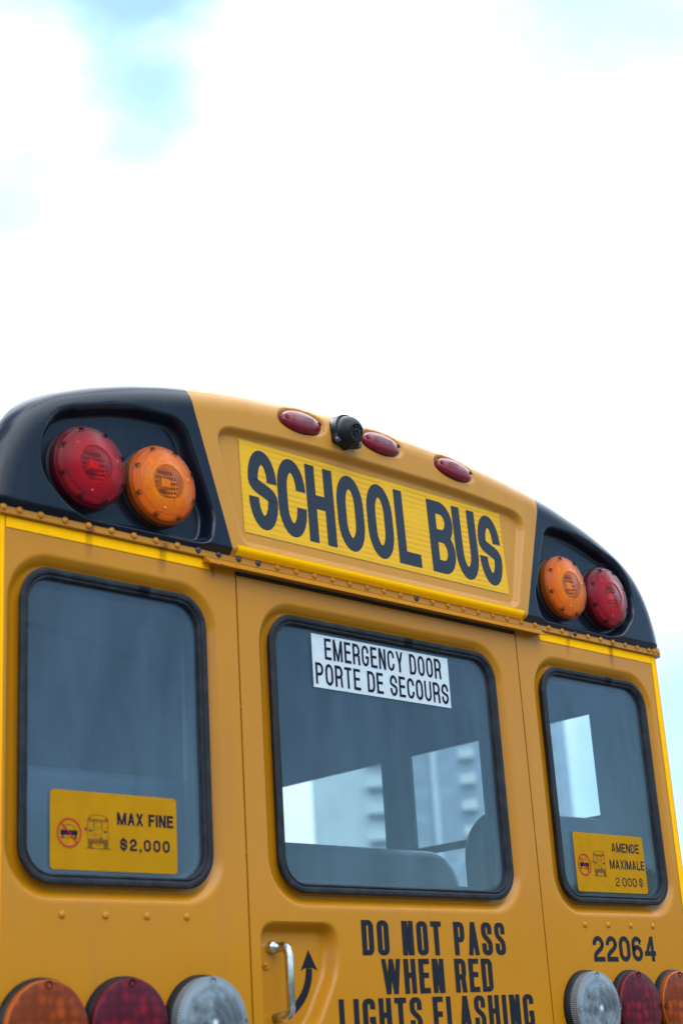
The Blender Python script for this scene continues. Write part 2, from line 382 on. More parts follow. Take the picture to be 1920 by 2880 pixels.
# ------------------------------------------------------------------ lettering (ribbons and blocks, each stroke its own 0.15 mm step)
def ribbon(P, wx, wz, closed=False):
    Q = []
    for p in P:
        if not Q or math.hypot(p[0]-Q[-1][0], p[1]-Q[-1][1]) > 2e-5: Q.append(p)
    if closed and math.hypot(Q[0][0]-Q[-1][0], Q[0][1]-Q[-1][1]) < 2e-5: Q.pop()
    P = Q
    n = len(P); A = []; Bq = []
    for i in range(n):
        p0 = P[i-1] if (i > 0 or closed) else P[i]; p1 = P[(i+1) % n] if (i < n-1 or closed) else P[i]
        tx, tz = p1[0]-p0[0], p1[1]-p0[1]; l = math.hypot(tx, tz) or 1
        nx, nz = -tz/l*wx/2, tx/l*wz/2
        A.append((P[i][0]+nx, P[i][1]+nz)); Bq.append((P[i][0]-nx, P[i][1]-nz))
    f = [(i, i+1, n+i+1, n+i) for i in range(n-1)]+([(n-1, 0, n, 2*n-1)] if closed else [])
    return A+Bq, f
def arc(cx, cz, a, b, t0, t1, n=9): return [(cx+a*math.cos(rad(t0+(t1-t0)*k/n)), cz+b*math.sin(rad(t0+(t1-t0)*k/n))) for k in range(n+1)]
def bez(p0, p1, p2, p3, n=10):
    return [tuple((1-t)**3*p0[i]+3*(1-t)**2*t*p1[i]+3*(1-t)*t*t*p2[i]+t**3*p3[i] for i in (0, 1)) for t in [k/n for k in range(n+1)]]
def blk(x0, z0, x1, z1): return [(x0, z0), (x1, z0), (x1, z1), (x0, z1)], [(0, 1, 2, 3)]
def par(xb, z0, xt, z1, wd): return [(xb, z0), (xb+wd, z0), (xt+wd, z1), (xt, z1)], [(0, 1, 2, 3)]
def glyph(ch, W, sx, sz, st):
    """strokes in metres for cap height h=st['h']"""
    h = st['h']; ry = st.get('ry', .3)*h; rx = st.get('rx', 1.)*(W-sx)/2; rx = min(rx, (W-sx)/2)
    xl, xr, zb, zt = sx/2, W-sx/2, sz/2, h-sz/2
    rib = lambda P, c=False, k=1.: ribbon(P, sx*k, sz*k, c)
    TR = arc(xr-rx, zt-ry, rx, ry, 0, 90); TL = arc(xl+rx, zt-ry, rx, ry, 90, 180)
    BL = arc(xl+rx, zb+ry, rx, ry, 180, 270); BR = arc(xr-rx, zb+ry, rx, ry, 270, 360)
    S = []
    if ch in 'O0': S = [rib(TR+TL+BL+BR, True)]
    elif ch in 'CG':
        g1 = min(.64*h, zt-ry-1e-3) if ch == 'C' else min(.66*h, zt-ry-1e-3); g0 = max(.36*h, zb+ry+1e-3)
        g1 = max(g1, zt-ry-.12*h)
        if ch == 'C': S = [rib([(xr, g1)]+TR+TL+BL+BR+[(xr, g0)])]
        else: S = [rib([(xr, g1)]+TR+TL+BL+BR+[(xr, .50*h)]), blk(W*.52, .50*h-sz, W-sx, .50*h), blk(W-sx, .5*h-sz, W, .5*h)]
    elif ch in 'S$':
        q = .30*h if st.get('ry', .3) > .2 else .30*h
        lz, hz = min(zt-ry-1e-3, .70*h), max(zb+ry+1e-3, .30*h)
        S = [rib([(xr, min(.64*h, zt-ry-1e-3))]+TR+TL+bez((xl, lz), (xl, .50*h), (xr, .50*h), (xr, hz), 12)+[p for p in reversed(BR)]+[p for p in reversed(BL)]+[(xl, max(.36*h, zb+ry+1e-3))])]
        if ch == '$': S.append(blk(W/2-sx*.28, -.10*h, W/2+sx*.28, 1.10*h))
    elif ch == 'U': S = [rib([(xl, h)]+BL+BR+[(xr, h)])]
    elif ch == 'D': S = [blk(0, 0, sx, h), rib([(sx*.9, zb)]+BR+TR+[(sx*.9, zt)])]
    elif ch in 'PRB':
        zm = .46*h if ch != 'B' else .515*h; r1 = min(ry, (zt-zm-sz*.0)/2)
        t = arc(xr-rx, zt-r1, rx, r1, 90, 0); b = arc(xr-rx, zm+r1, rx, r1, 0, -90)
        S = [blk(0, 0, sx, h), rib([(sx*.9, zt)]+t+b+[(sx*.9, zm)])]
        if ch == 'R': S.append(par(W-sx*1.02, 0, W-sx*1.25, zm, sx*1.02))
        if ch == 'B':
            r2 = min(ry, (zm-zb)/2); S.append(rib([(sx*.9, zm)]+arc(xr-rx, zm-r2, rx, r2, 90, 0)+arc(xr-rx, zb+r2, rx, r2, 0, -90)+[(sx*.9, zb)]))
    elif ch == 'E': S = [blk(0, 0, sx, h), blk(sx, 0, W, sz), blk(sx, h-sz, W, h), blk(sx, h*.52-sz/2, W*.93, h*.52+sz/2)]
    elif ch == 'F': S = [blk(0, 0, sx, h), blk(sx, h-sz, W, h), blk(sx, h*.5-sz/2, W*.9, h*.5+sz/2)]
    elif ch == 'L': S = [blk(0, 0, sx, h), blk(sx, 0, W, sz)]
    elif ch == 'H': S = [blk(0, 0, sx, h), blk(W-sx, 0, W, h), blk(sx, h*.53-sz/2, W-sx, h*.53+sz/2)]
    elif ch == 'I': S = [blk(0, 0, sx, h)]
    elif ch == 'T': S = [blk(0, h-sz, W, h), blk(W/2-sx/2, 0, W/2+sx/2, h-sz)]
    elif ch == 'N': S = [blk(0, 0, sx, h), blk(W-sx, 0, W, h), par(W-sx*1.15, 0, sx*.15, h, sx)]
    elif ch == 'M': S = [blk(0, 0, sx, h), blk(W-sx, 0, W, h), par(W/2-sx*.45, 0, sx*.15, h, sx*.9), par(W/2-sx*.45, 0, W-sx*1.05, h, sx*.9)]
    elif ch == 'A': S = [par(0, 0, W/2-sx*.5, h, sx), par(W-sx, 0, W/2-sx*.5, h, sx), blk(W*.24, h*.22, W*.76, h*.22+sz*.85)]
    elif ch == 'W': S = [par(W*.19, 0, 0, h, sx*.9), par(W*.19, 0, W/2-sx*.45, h, sx*.9), par(W*.81-sx*.9, 0, W/2-sx*.45, h, sx*.9), par(W*.81-sx*.9, 0, W-sx*.9, h, sx*.9)]
    elif ch == 'X': S = [par(0, 0, W-sx, h, sx), par(W-sx, 0, 0, h, sx)]
    elif ch == 'Y': S = [par(W/2-sx/2, h*.42, 0, h, sx), par(W/2-sx/2, h*.42, W-sx, h, sx), blk(W/2-sx/2, 0, W/2+sx/2, h*.43)]
    elif ch == '2':
        S = [rib([(xl, min(.66*h, zt-ry-1e-3))]+[p for p in reversed(TL)]+[p for p in reversed(TR)]+bez((xr, .68*h), (xr, .45*h), (xl, .40*h), (xl, sz*.9), 10)), blk(0, 0, W, sz)]
    elif ch == '6':
        zm = .56*h; r1 = min(ry, (zm-zb)/2)
        S = [rib([(xr, .74*h)]+[(x, z) for x, z in TR if z > .742*h]+TL+BL+BR+[(xr, zm-r1)]+arc(xr-rx, zm-r1, rx, r1, 0, 90)+arc(xl+rx, zm-r1, rx, r1, 90, 150))]
    elif ch == '4': S = [blk(W*.58, 0, W*.58+sx, h), blk(0, h*.22, W, h*.22+sz), par(0, h*.22, W*.58, h, sx*.9)]
    elif ch == ',': S = [blk(0, 0, sx, sz), par(-sx*.1, -sz*.9, sx*.45, 0, sx*.5)]
    return S
REL = {'M': 1.28, 'W': 1.35, 'I': .0, ' ': .45, ',': .0, 'A': 1.04, 'L': .88, 'E': .9, 'F': .88, 'T': .95, 'Y': 1.0, '1': .6}
def text(name, s, x0, x1, z0, h, sx, sz, mat, parent, yf, gapw, ry=.3, rx=1., rel=None, seg=None):
    """set the string s between x0 and x1, baseline z0; yf is a number or a function giving the surface"""
    R = dict(REL); R.update(rel or {})
    fixed = sum(sx for c in s if c in 'I,')
    W = (x1-x0-gapw*(len(s)-1)-fixed)/sum(R.get(c, 1.) for c in s)
    b = B(); x = x0; k = 0; done = []
    for i_, ch in enumerate(s):
        if ch == ' ' and b.v and len(s) > 5: done.append(b.make(name, mat, parent)); b = B()
        w_ = sx if ch in 'I,' else W*R.get(ch, 1.)
        if ch != ' ':
            for V, Fc in glyph(ch, w_, sx, sz, dict(h=h, ry=ry, rx=rx)):
                pts = []
                for (px, pz) in V:
                    X, Z = x+px, z0+pz
                    yy = yf(X, Z) if callable(yf) else yf
                    pts.append((X, yy-.00015*(k % 5), Z))
                b.add(pts, Fc); k += 1
        x += w_+gapw
    return b.make(name, mat, parent)
def draw(name, shapes, mat, parent, y):
    b = B()
    for k, (V, Fc) in enumerate(shapes): b.add([(x, y-.0001*(k % 6), z) for x, z in V], Fc)
    return b.make(name, mat, parent)

# ================================================================== SETTING
def asphalt():
    a = Mat('asphalt'); p = a.obj()
    c = a.mix(a.mr(a.noise(.25, 4., vec=p), .35, .65, 0, 1), (.040, .041, .043), (.062, .062, .063)); c = a.mix(a.mr(a.noise(60., 2., vec=p), .45, .6, 0, .5), c, (.09, .09, .09))
    return a.end(a.prin(Base_Color=c, Roughness=.9, Normal=a.bump(a.noise(80., 3., vec=p), .5, .01)))
g = B().add([(-900, -900, 0), (900, -900, 0), (900, 900, 0), (-900, 900, 0)], [(0, 1, 2, 3)]).make('ground', asphalt(), None, bus=False); g['kind'] = 'structure'
# woodland belt added out of view behind the photographer to darken low paint reflections
LEAF = simple('unseen_woodland_leaves', (.045, .075, .03), .7, var=.5, scale=1.2)
def unseen_woodland():
    nseg = 1500
    t = rng.uniform(rad(62), rad(300), nseg); r = rng.uniform(36, 50, nseg); h = 5.7+.35*np.sin(t*7)+.3*np.sin(t*17+1)
    vs, fs = [], []
    ico = [(0, 0, 1), (.89, 0, .45), (.28, .85, .45), (-.72, .53, .45), (-.72, -.53, .45), (.28, -.85, .45), (.72, .53, -.45), (-.28, .85, -.45), (-.89, 0, -.45), (-.28, -.85, -.45), (.72, -.53, -.45), (0, 0, -1)]
    icf = [(0, 1, 2), (0, 2, 3), (0, 3, 4), (0, 4, 5), (0, 5, 1), (1, 6, 2), (2, 7, 3), (3, 8, 4), (4, 9, 5), (5, 10, 1), (6, 7, 2), (7, 8, 3), (8, 9, 4), (9, 10, 5), (10, 6, 1), (6, 11, 7), (7, 11, 8), (8, 11, 9), (9, 11, 10), (10, 11, 6)]
    for i in range(nseg):
        z = rng.uniform(.5, 1.)**.5*h[i]*rng.uniform(.25, 1.); sz = rng.uniform(1.0, 1.9)
        cx, cy = r[i]*math.sin(t[i]), r[i]*math.cos(t[i]); n0 = len(vs)
        J = rng.uniform(.7, 1.25, 12)
        vs += [(cx+a*sz*j, cy+b*sz*j, z+c*sz*j*.8) for (a, b, c), j in zip(ico, J)]
        fs += [tuple(k+n0 for k in f) for f in icf]
    o = mesh_obj('unseen_woodland', vs, fs, LEAF, None, bus=False); o['kind'] = 'stuff'
    o['label'] = 'unseen belt of trees added behind the photographer to darken low reflections'; return o
unseen_woodland()

# ---- two towers far beyond the bus, seen through its windows
def facade(name, col, var=.06): return simple(name, col, .8, var=var, scale=.15)
WIN = simple('tower_window_glass', (.30, .37, .42), .6, coat=.0)
def tower(name, label, az0, az1, dist, height, depth, wall, cols, floors, pier=None, balc=None):
    azm = (az0+az1)/2; c = Vector((CAM.x+dist*math.sin(rad(azm)), CAM.y+dist*math.cos(rad(azm)), 0))
    wd = dist*(math.tan(rad(az1-azm))*2)
    t = empty(name, c, label, 'tower block', rz=-rad(azm))
    mk = lambda b, n, m_, par=t: b.make(n, m_, par, bus=False)
    mk(B().box(-wd/2, wd/2, 0, depth, 0, height), 'wall', wall)
    mk(B().box(-wd/2-.3, wd/2+.3, -.3, depth+.3, height, height+.8), 'roof_parapet', wall)
    az2x = lambda az: dist*math.tan(rad(az-azm))
    wm = {}
    for (a0, a1, z_off, hh) in cols:
        x0, x1 = az2x(a0), az2x(a1)
        base = B().box(-(x1-x0)/2, (x1-x0)/2, -.06, .0, -hh/2, hh/2)
        fr = B().box(-(x1-x0)/2-.12, (x1-x0)/2+.12, -.10, -.065, -hh/2-.14, -hh/2)
        me = None
        for k in range(floors):
            z = 1.6+3.0*k+z_off
            if me is None:
                o = mesh_obj('window', base.v, base.f, WIN, t, bus=False, loc=((x0+x1)/2, -.01, z)); me = o.data
            else:
                o = bpy.data.objects.new('window', me); C.objects.link(o); o.parent = t; o.location = ((x0+x1)/2, -.01, z)
    if pier:
        for a0, a1, mt in pier: mk(B().box(az2x(a0), az2x(a1), -.5, -.02, 0, height-.5), 'pier', mt)
    if balc:
        bm_ = None
        for a0, a1, zo, mt in balc:
            x0, x1 = az2x(a0), az2x(a1); me = None
            bb = B().box(-(x1-x0)/2, (x1-x0)/2, -1.5, -.08, 0, .18).box(-(x1-x0)/2, (x1-x0)/2, -1.5, -1.44, .18, 1.1)
            for k in range(floors):
                z = 3.0*k+zo
                if me is None: o = mesh_obj('balcony', bb.v, bb.f, mt, t, bus=False, loc=((x0+x1)/2, 0, z)); me = o.data
                else: o = bpy.data.objects.new('balcony', me); C.objects.link(o); o.parent = t; o.location = ((x0+x1)/2, 0, z)
    return t
W_A = facade('pale_render', (.52, .60, .58)); W_B = facade('blue_grey_cladding', (.34, .42, .48), .1); W_P = facade('white_pier', (.62, .70, .74)); W_Y = facade('cream_balcony', (.58, .62, .58))
tower('tower_block', 'pale tower block with dark balconies, seen through the door window left of the pillar', 43.55, 46.7, 179, 56, 14, W_A,
      [(45.6, 46.55, -.9, 1.5)], 19, balc=[(45.5, 46.65, 3.6-3.0, W_A)])
tower('tower_block', 'blue-grey tower block with many windows, seen through the door window right of the pillar', 46.95, 52.95, 183, 54, 16, W_B,
      [(47.15, 47.45, .5, 1.9), (47.5, 47.85, .5, 1.9), (48.35, 48.75, .5, 1.7), (49.05, 49.3, 0., 1.6), (49.65, 49.95, .5, 1.7), (50.3, 50.7, .5, 1.7), (51.2, 51.7, .5, 1.7), (52.2, 52.6, .5, 1.7)], 18,
      pier=[(47.95, 48.15, W_P), (51.85, 52.0, W_P)], balc=[(49.0, 49.55, .9, W_Y)])

# ================================================================== THE BUS
bus = empty('school_bus', (0, 0, 0), 'yellow school bus seen from behind, SCHOOL BUS sign above its emergency door', 'school bus')
# ---- roof outline (half, from the centre)
HALF = [(0, 1.656), (.15, 1.654), (.3, 1.647), (.5, 1.627), (.67, 1.602), (.8, 1.574), (.92, 1.540), (1.01, 1.508), (1.092, 1.471), (1.154, 1.427), (1.197, 1.376), (1.227, 1.318), (1.246, 1.255), (1.256, 1.198), (1.258, 1.14)]
def catmull(P, n=12):
    out_ = []
    for i in range(len(P)-1):
        p0 = P[i-1] if i > 0 else (-P[1][0], P[1][1]); p1, p2 = P[i], P[i+1]; p3 = P[i+2] if i+2 < len(P) else (2*P[-1][0]-P[-2][0], 2*P[-1][1]-P[-2][1])
        for k in range(n):
            t = k/n
            out_.append(tuple(.5*((2*p1[j])+(-p0[j]+p2[j])*t+(2*p0[j]-5*p1[j]+4*p2[j]-p3[j])*t*t+(-p0[j]+3*p1[j]-3*p2[j]+p3[j])*t**3) for j in (0, 1)))
    return out_+[P[-1]]
half = np.array(catmull(HALF)); full = np.vstack([half[::-1]*[-1, 1], half[1:]])
for _ in range(30): full[1:-1] = full[1:-1]*.5+(full[:-2]+full[2:])*.25
full = full[(full[:, 1] > 1.164)]
sl_ = np.r_[0, np.cumsum(np.hypot(*np.diff(full, axis=0).T))]; TOT = sl_[-1]
NU = 700; uu = np.linspace(0, TOT, NU+1)
A = np.c_[np.interp(uu, sl_, full[:, 0]), np.interp(uu, sl_, full[:, 1])]
T = np.gradient(A, axis=0); T /= np.hypot(*T.T)[:, None]; NRM = np.c_[-T[:, 1], T[:, 0]]
RIN, RDEP = .075, .056
AIN = A-NRM*RIN
xb_top = .68
ib0 = int(np.argmin(np.abs(A[:, 0]+xb_top))); ib1 = int(np.argmin(np.abs(A[:, 0]-xb_top)))
Bx = np.interp(np.arange(NU+1), [0, ib0, NU/2, ib1, NU], [-1.185, -.556, 0, .556, 1.185]); BZ = 1.166
def poly_round(P, n=8):
    """P: (x, z, radius) corners"""
    out_ = []; m_ = len(P)
    for i in range(m_):
        a, b, c = np.array(P[i-1][:2]), np.array(P[i][:2]), np.array(P[(i+1) % m_][:2]); r = P[i][2]
        u, v = a-b, c-b; lu, lv = np.hypot(*u), np.hypot(*v); d = min(r, lu*.48, lv*.48)
        p, q_ = b+u/lu*d, b+v/lv*d
        for k in range(n+1):
            t = k/n; out_.append(tuple((1-t)**2*p+2*t*(1-t)*b+t*t*q_))
    return np.array(out_)
def sdist(X, Z, P):
    """signed distance, positive inside"""
    d = np.full(X.shape, 9.); ins = np.zeros(X.shape, bool)
    for i in range(len(P)):
        ax, az = P[i-1]; bx_, bz_ = P[i]; ex, ez = bx_-ax, bz_-az; L = ex*ex+ez*ez
        if L < 1e-14: continue
        t = np.clip(((X-ax)*ex+(Z-az)*ez)/L, 0, 1); d = np.minimum(d, np.hypot(X-ax-t*ex, Z-az-t*ez))
        if bz_ != az: ins ^= ((az > Z) != (bz_ > Z)) & (X < (bx_-ax)*(Z-az)/(bz_-az)+ax)
    return np.where(ins, d, -d)
SIGNR = poly_round([(-.525, 1.199, .035), (.525, 1.199, .035), (.606, 1.503, .07), (.3, 1.524, .2), (-.3, 1.524, .2), (-.606, 1.503, .07)])
BLKR = [(.628, 1.181, .035), (1.02, 1.178, .07), (1.108, 1.262, .05), (1.110, 1.345, .05), (1.062, 1.428, .05), (.86, 1.487, .08), (.698, 1.492, .05), (.612, 1.26, .03)]
BR_ = poly_round(BLKR); BL_ = poly_round([(-x, z, r) for x, z, r in BLKR[::-1]])
sm = lambda t: (lambda q: q*q*(3-2*q))(np.clip(t, 0, 1))
OVX = (-.30, 0., .30); OVZ = 1.590
def ovz(x): return OVZ-.00-.11*x*x
def capY(X, Z, fil=0.):
    X = np.asarray(X, float); Z = np.asarray(Z, float)
    y = -.010-.019*sm((Z-1.166)/.020)+(Z-1.2)*.015
    y = y+fil
    k = sm((sdist(X, Z, SIGNR)+.003)/.019); y = y*(1-k)+k*(-.0135+(Z-1.2)*.036)
    for P in (BR_, BL_):
        k = sm((sdist(X, Z, P)+.004)/.021); y = y*(1-k)+k*(.010+(Z-1.2)*.01)
    for ox in OVX:
        q = np.sqrt(((X-ox)/.088)**2+((Z-ovz(ox)-(X-ox)*(-.22*ox))/.041)**2)
        k = sm((1.03-q)/.16); y = y*(1-k)+k*np.maximum(y, -.0125+.35*(Z-ovz(ox)))
    y = y-.010*np.exp(-(((X+.155)/.055)**2+((Z-1.585)/.05)**2)**1.5)
    return y
NV, NF = 110, 16
G = np.zeros((NU+1, NV+NF+1, 3))
for j in range(NV+NF+1):
    if j <= NV:
        t = j/NV; X = Bx*(1-t)+AIN[:, 0]*t; Z = BZ*(1-t)+AIN[:, 1]*t; fil = 0.
    else:
        ph = rad(90)*(j-NV)/NF; X = AIN[:, 0]+NRM[:, 0]*RIN*math.sin(ph); Z = AIN[:, 1]+NRM[:, 1]*RIN*math.sin(ph); fil = RDEP*(1-math.cos(ph))
    G[:, j] = np.c_[X, capY(X, Z, fil), Z]
def grid_obj(name, g_, mat, parent):
    nu, nv = g_.shape[:2]; idx = np.arange(nu*nv).reshape(nu, nv)
    f = np.stack([idx[:-1, :-1], idx[1:, :-1], idx[1:, 1:], idx[:-1, 1:]], -1).reshape(-1, 4)
    return mesh_obj(name, g_.reshape(-1, 3), f.tolist(), mat, parent, smooth=True)
grid_obj('lamp_panel', G[:ib0+1], BK, bus)['label'] = 'black corner panel round the left pair of warning lights'
cap = grid_obj('roof_cap', G[ib0:ib1+1], YC, bus)
grid_obj('lamp_panel', G[ib1:], BK, bus)['label'] = 'black corner panel round the right pair of warning lights'
# roof skin
LEN = 10.2
ys = np.r_[.03, .1, .2, .3, np.linspace(1., LEN, 11)]
RG = np.stack([np.stack([A[::6, 0]*(1+.014*min(1, y/.3)), np.full(len(A[::6]), y), A[::6, 1]+.016*min(1, y/.3)], -1) for y in ys], 1)
RG[:, 0] = np.stack([G[::6, -1, 0][:len(A[::6])], G[::6, -1, 1][:len(A[::6])], G[::6, -1, 2][:len(A[::6])]], -1)
grid_obj('roof', RG, Y, bus)
# interior ceiling
IC = A[::6].copy(); IC = np.vstack([[-1.17, 1.02], np.c_[IC[:, 0]*.93, IC[:, 1]-.06-(1.634-IC[:, 1])*.08], [1.17, 1.02]])
CG = np.stack([np.stack([IC[:, 0], np.full(len(IC), y), IC[:, 1]], -1) for y in np.linspace(.05, LEN-.05, 12)], 1)
grid_obj('ceiling', CG[:, ::-1], INTC, bus)

for y in np.arange(.12, LEN, .95):
    grid_obj('roof_bow', np.stack([np.stack([IC[:, 0]*.995, np.full(len(IC), yy), IC[:, 1]-d_], -1) for yy, d_ in ((y, 0), (y+.005, .012), (y+.045, .012), (y+.05, 0))], 1)[:, ::-1], INT, bus)
# ---- rivet rail along the cap's lower edge
rail = B()
prof = [(1.1815, .004), (1.1815, -.0105), (1.180, -.012), (1.155, -.012), (1.1535, -.0105), (1.1535, .004)]
XS = [(-1.262, .030), (-1.2615, .022), (-1.257, .010), (-1.248, .002), (-1.236, 0), (-.6, 0), (0, 0), (.6, 0), (1.236, 0), (1.248, .002), (1.257, .010), (1.2615, .022), (1.262, .03)]
XS = [(-1.262, 1.)]+XS+[(1.262, 1.)]
rg = np.array([[(x+(math.copysign(.008, x)*0 if abs(x) < 1.24 else math.copysign(-(y_+.012)*.0, x)), y_+dy, z) for z, y_ in prof] for x, dy in XS])
ro = grid_obj('rivet_rail', rg, Y, bus); auto(ro, 30)
RV = B().lathe([(.0086, .0), (.0083, -.0018), (.0068, -.0037), (.0036, -.0048), (.0013, -.0051)], 14)
rm = None; steel = {-.657: 1, -.594: 1, -.530: 1, -.467: 1}
def rivet(x, z, mat, parent, y=-.012, mesh=[None], r=1.0):
    if mesh[0] is None: mesh[0] = mesh_obj('rivet', RV.v, RV.f, Y, None, smooth=True, loc=(0, 0, 0)); bpy.data.objects.remove(mesh[0]); mesh[0] = bpy.data.meshes['rivet']
    o = bpy.data.objects.new('rivet', mesh[0]); C.objects.link(o); o.parent = parent; o.location = (x, y, z+ZC); o.scale = (r, 1, r)
    if mat is not Y: o.material_slots[0].link = 'OBJECT'; o.material_slots[0].material = mat
    return o
STEELD = simple('weathered_steel_rivet', (.05, .055, .075), .4, metal=.5, var=.3, scale=300)
xs_riv = [-1.195, -1.155]+[-1.100+.0634*k for k in range(37)]+[1.208, 1.232]
for i, x in enumerate(xs_riv):
    dk = any(abs(x-s) < .02 for s in (-.657, -.594, -.53, -.467, .104, .802))
    rivet(x, 1.1665, STEELD if dk else Y, ro, y=-.012)

# ---- retroreflective tapes
def tape(x0, x1, z0, z1, yf, n=60, label=None, edge='t'):
    xs = np.linspace(x0, x1, n); zs = np.linspace(z0, z1, 5)
    g_ = np.array([[(x, (float(capY(x, z)) if yf is None else yf)-.0012, z) for z in zs] for x in xs])
    o = grid_obj('reflective_tape', g_, TAPE, bus)
    b = B(); zz = z1 if edge == 't' else z0; k = 0; x = x0+.004
    while x < x1-.004:                                  # perforated selvedge: a row of short dark nicks
        y = (float(capY(x, zz)) if yf is None else yf)-.0016
        b.add([(x, y, zz-.0022), (x+.0032, y, zz-.0022), (x+.0032, y, zz), (x, y, zz)], [(0, 1, 2, 3)]); x += .0062
    e = b.make('tape_selvedge', EDGE, o); e['kind'] = 'stuff'
    if label: o['label'] = label
    return o
tape(-.545, .545, 1.1725, 1.1965, None, 120, 'bright yellow reflective tape below the sign')
tape(-1.182, -.615, 1.127, 1.1525, -.0005, 20, 'bright yellow reflective tape above the left window')
tape(.640, 1.202, 1.127, 1.1525, -.0005, 20, 'bright yellow reflective tape above the right window')
for s in (-1, 1):                                      # upright corner tapes
    g_ = np.array([[(s*x, y-.0012, z) for z in (-.5, 1.1525)] for x, y in ((1.185 if s < 0 else 1.204, 0), (1.212, 0), (1.2255, .0005), (1.236, .0032))])
    grid_obj('corner_tape', g_ if s > 0 else g_[::-1], TAPE, bus)

# ---- SCHOOL BUS sign
sgx = .508; sy = lambda x, z: -.0135+(z-1.2)*.036
sgn = B()
xs = np.linspace(-sgx, sgx, 30); zs = np.linspace(1.240, 1.495, 8)
sg = grid_obj('sign', np.array([[(x, sy(x, z)-.0010, z) for z in zs] for x in xs]), SHEET, bus); sg['label'] = 'yellow reflective SCHOOL BUS sign'
b = B(); st_ = .0060
for k in range(int(2*sgx/st_)-1):
    for z in (1.2412, 1.4938):
        x = -sgx+.003+k*st_; b.add([(x, sy(0, z)-.0014, z-.0011), (x+.0034, sy(0, z)-.0014, z-.0011), (x+.0034, sy(0, z)-.0014, z+.0011), (x, sy(0, z)-.0014, z+.0011)], [(0, 1, 2, 3)])
for k in range(int(.255/st_)-1):
    for x in (-sgx+.0012, sgx-.0012):
        z = 1.243+k*st_; b.add([(x-.0011, sy(0, z)-.0014, z), (x+.0011, sy(0, z)-.0014, z), (x+.0011, sy(0, z+.0034)-.0014, z+.0034), (x-.0011, sy(0, z+.0034)-.0014, z+.0034)], [(0, 1, 2, 3)])
e = b.make('sign_selvedge', EDGE, sg); e['kind'] = 'stuff'
LT = [('S', -.484, -.387), ('C', -.385, -.287), ('H', -.283, -.185), ('O', -.174, -.075), ('O', -.062, .037), ('L', .050, .139), ('B', .184, .286), ('U', .289, .387), ('S', .394, .491)]
for ch, a0, a1 in LT:
    text('letter', ch, a0, a1, 1.2585, .2165, .0335, .0385, INKS, sg, lambda x, z: sy(x, z)-.0016, .01, ry=.30)['label'] = 'black letter '+ch+' on the sign' if ch not in 'OS' else 'black round-ended letter '+ch+' on the sign'

# ---- clearance lamps in the roof cap
def oval_lamp(x0):
    tilt = 20; z0 = ovz(x0); rot = math.atan(-.22*x0)
    def P(nr, a, b_, h):
        L = []
        for k in range(nr):
            t = 2*math.pi*k/nr; x = a*math.cos(t); z = b_*math.sin(t)
            x, z = x*math.cos(rot)-z*math.sin(rot), x*math.sin(rot)+z*math.cos(rot)
            yy = -h*math.cos(rad(tilt))+z*math.sin(rad(tilt)); zz = h*-math.sin(rad(tilt))*-1+z*math.cos(rad(tilt))
            L.append((x, yy, zz))
        return L
    a, b_ = .073, .0335
    base = B().rings([P(40, a*1.02, b_*1.03, -.006), P(40, a*1.02, b_*1.03, .0015), P(40, a*.97, b_*.96, .0035)], True)
    o = base.make('clearance_lamp', SRED, bus, True, loc=(x0, -.014, z0)); auto(o, 40)
    lp = [(1.0, .0035), (.985, .008), (.93, .0125), (.82, .0165), (.65, .0195), (.42, .0212), (.18, .022), (.04, .0222)]
    l = B().rings([P(40, a*s, b_*s**.9 if s > .5 else b_*s, h) for s, h in lp], True).make('lens', OVL, o, True, loc=(0, 0, 0)); l.location = (0, 0, 0)
    for sx_ in (-.80, .80):
        h = B(); cx = sx_*a*math.cos(rot); cz = sx_*a*math.sin(rot)
        pz = .0152
        rg_ = [[(cx+r*math.cos(2*math.pi*k/14), -pz*math.cos(rad(tilt))+(cz+r*math.sin(2*math.pi*k/14))*math.sin(rad(tilt))-dy, pz*math.sin(rad(tilt))+(cz+r*math.sin(2*math.pi*k/14))*math.cos(rad(tilt))) for k in range(14)] for r, dy in ((.0062, -.004), (.0062, .0036), (.0046, .0036), (.0044, .001))]
        q = B().rings(rg_, True).make('screw_hole', HRED, o, loc=(0, 0, 0)); q.location = (0, 0, 0)
    bars = B()
    for k in range(11):
        cx = (-.032+k*.0064)
        bars.add([(cx+dx, -(.0212-.000*abs(k-5))*math.cos(rad(tilt))+dz*math.sin(rad(tilt))-.0012+abs(k-5)*.00012, .0212*math.sin(rad(tilt))+dz*math.cos(rad(tilt))+math.sin(rot)*cx) for dx, dz in ((-.0018, -.011), (.0018, -.011), (.0018, .008), (-.0018, .008))], [(0, 1, 2, 3)])
    q = bars.make('lens_ribs', RIBR, o, loc=(0, 0, 0)); q.location = (0, 0, 0)
    return o
OVL = (lambda a: a.end(a.prin(Base_Color=a.mix(a.mr(a.noise(40., 2.), .4, .6, 0, 1), (.15, .0015, .010), (.21, .003, .016)), Roughness=.4, Coat_Weight=.25, Coat_Roughness=.12, Specular_IOR_Level=.3)))(Mat('red_clearance_lens'))
RIBR = simple('dark_lens_ribs', (.06, .003, .015), .45)
for x, lb in zip(OVX, ('red oval roof lamp left of the black camera', 'red oval roof lamp just right of the black camera', 'red oval roof lamp nearest the right black panel')): oval_lamp(x)['label'] = lb

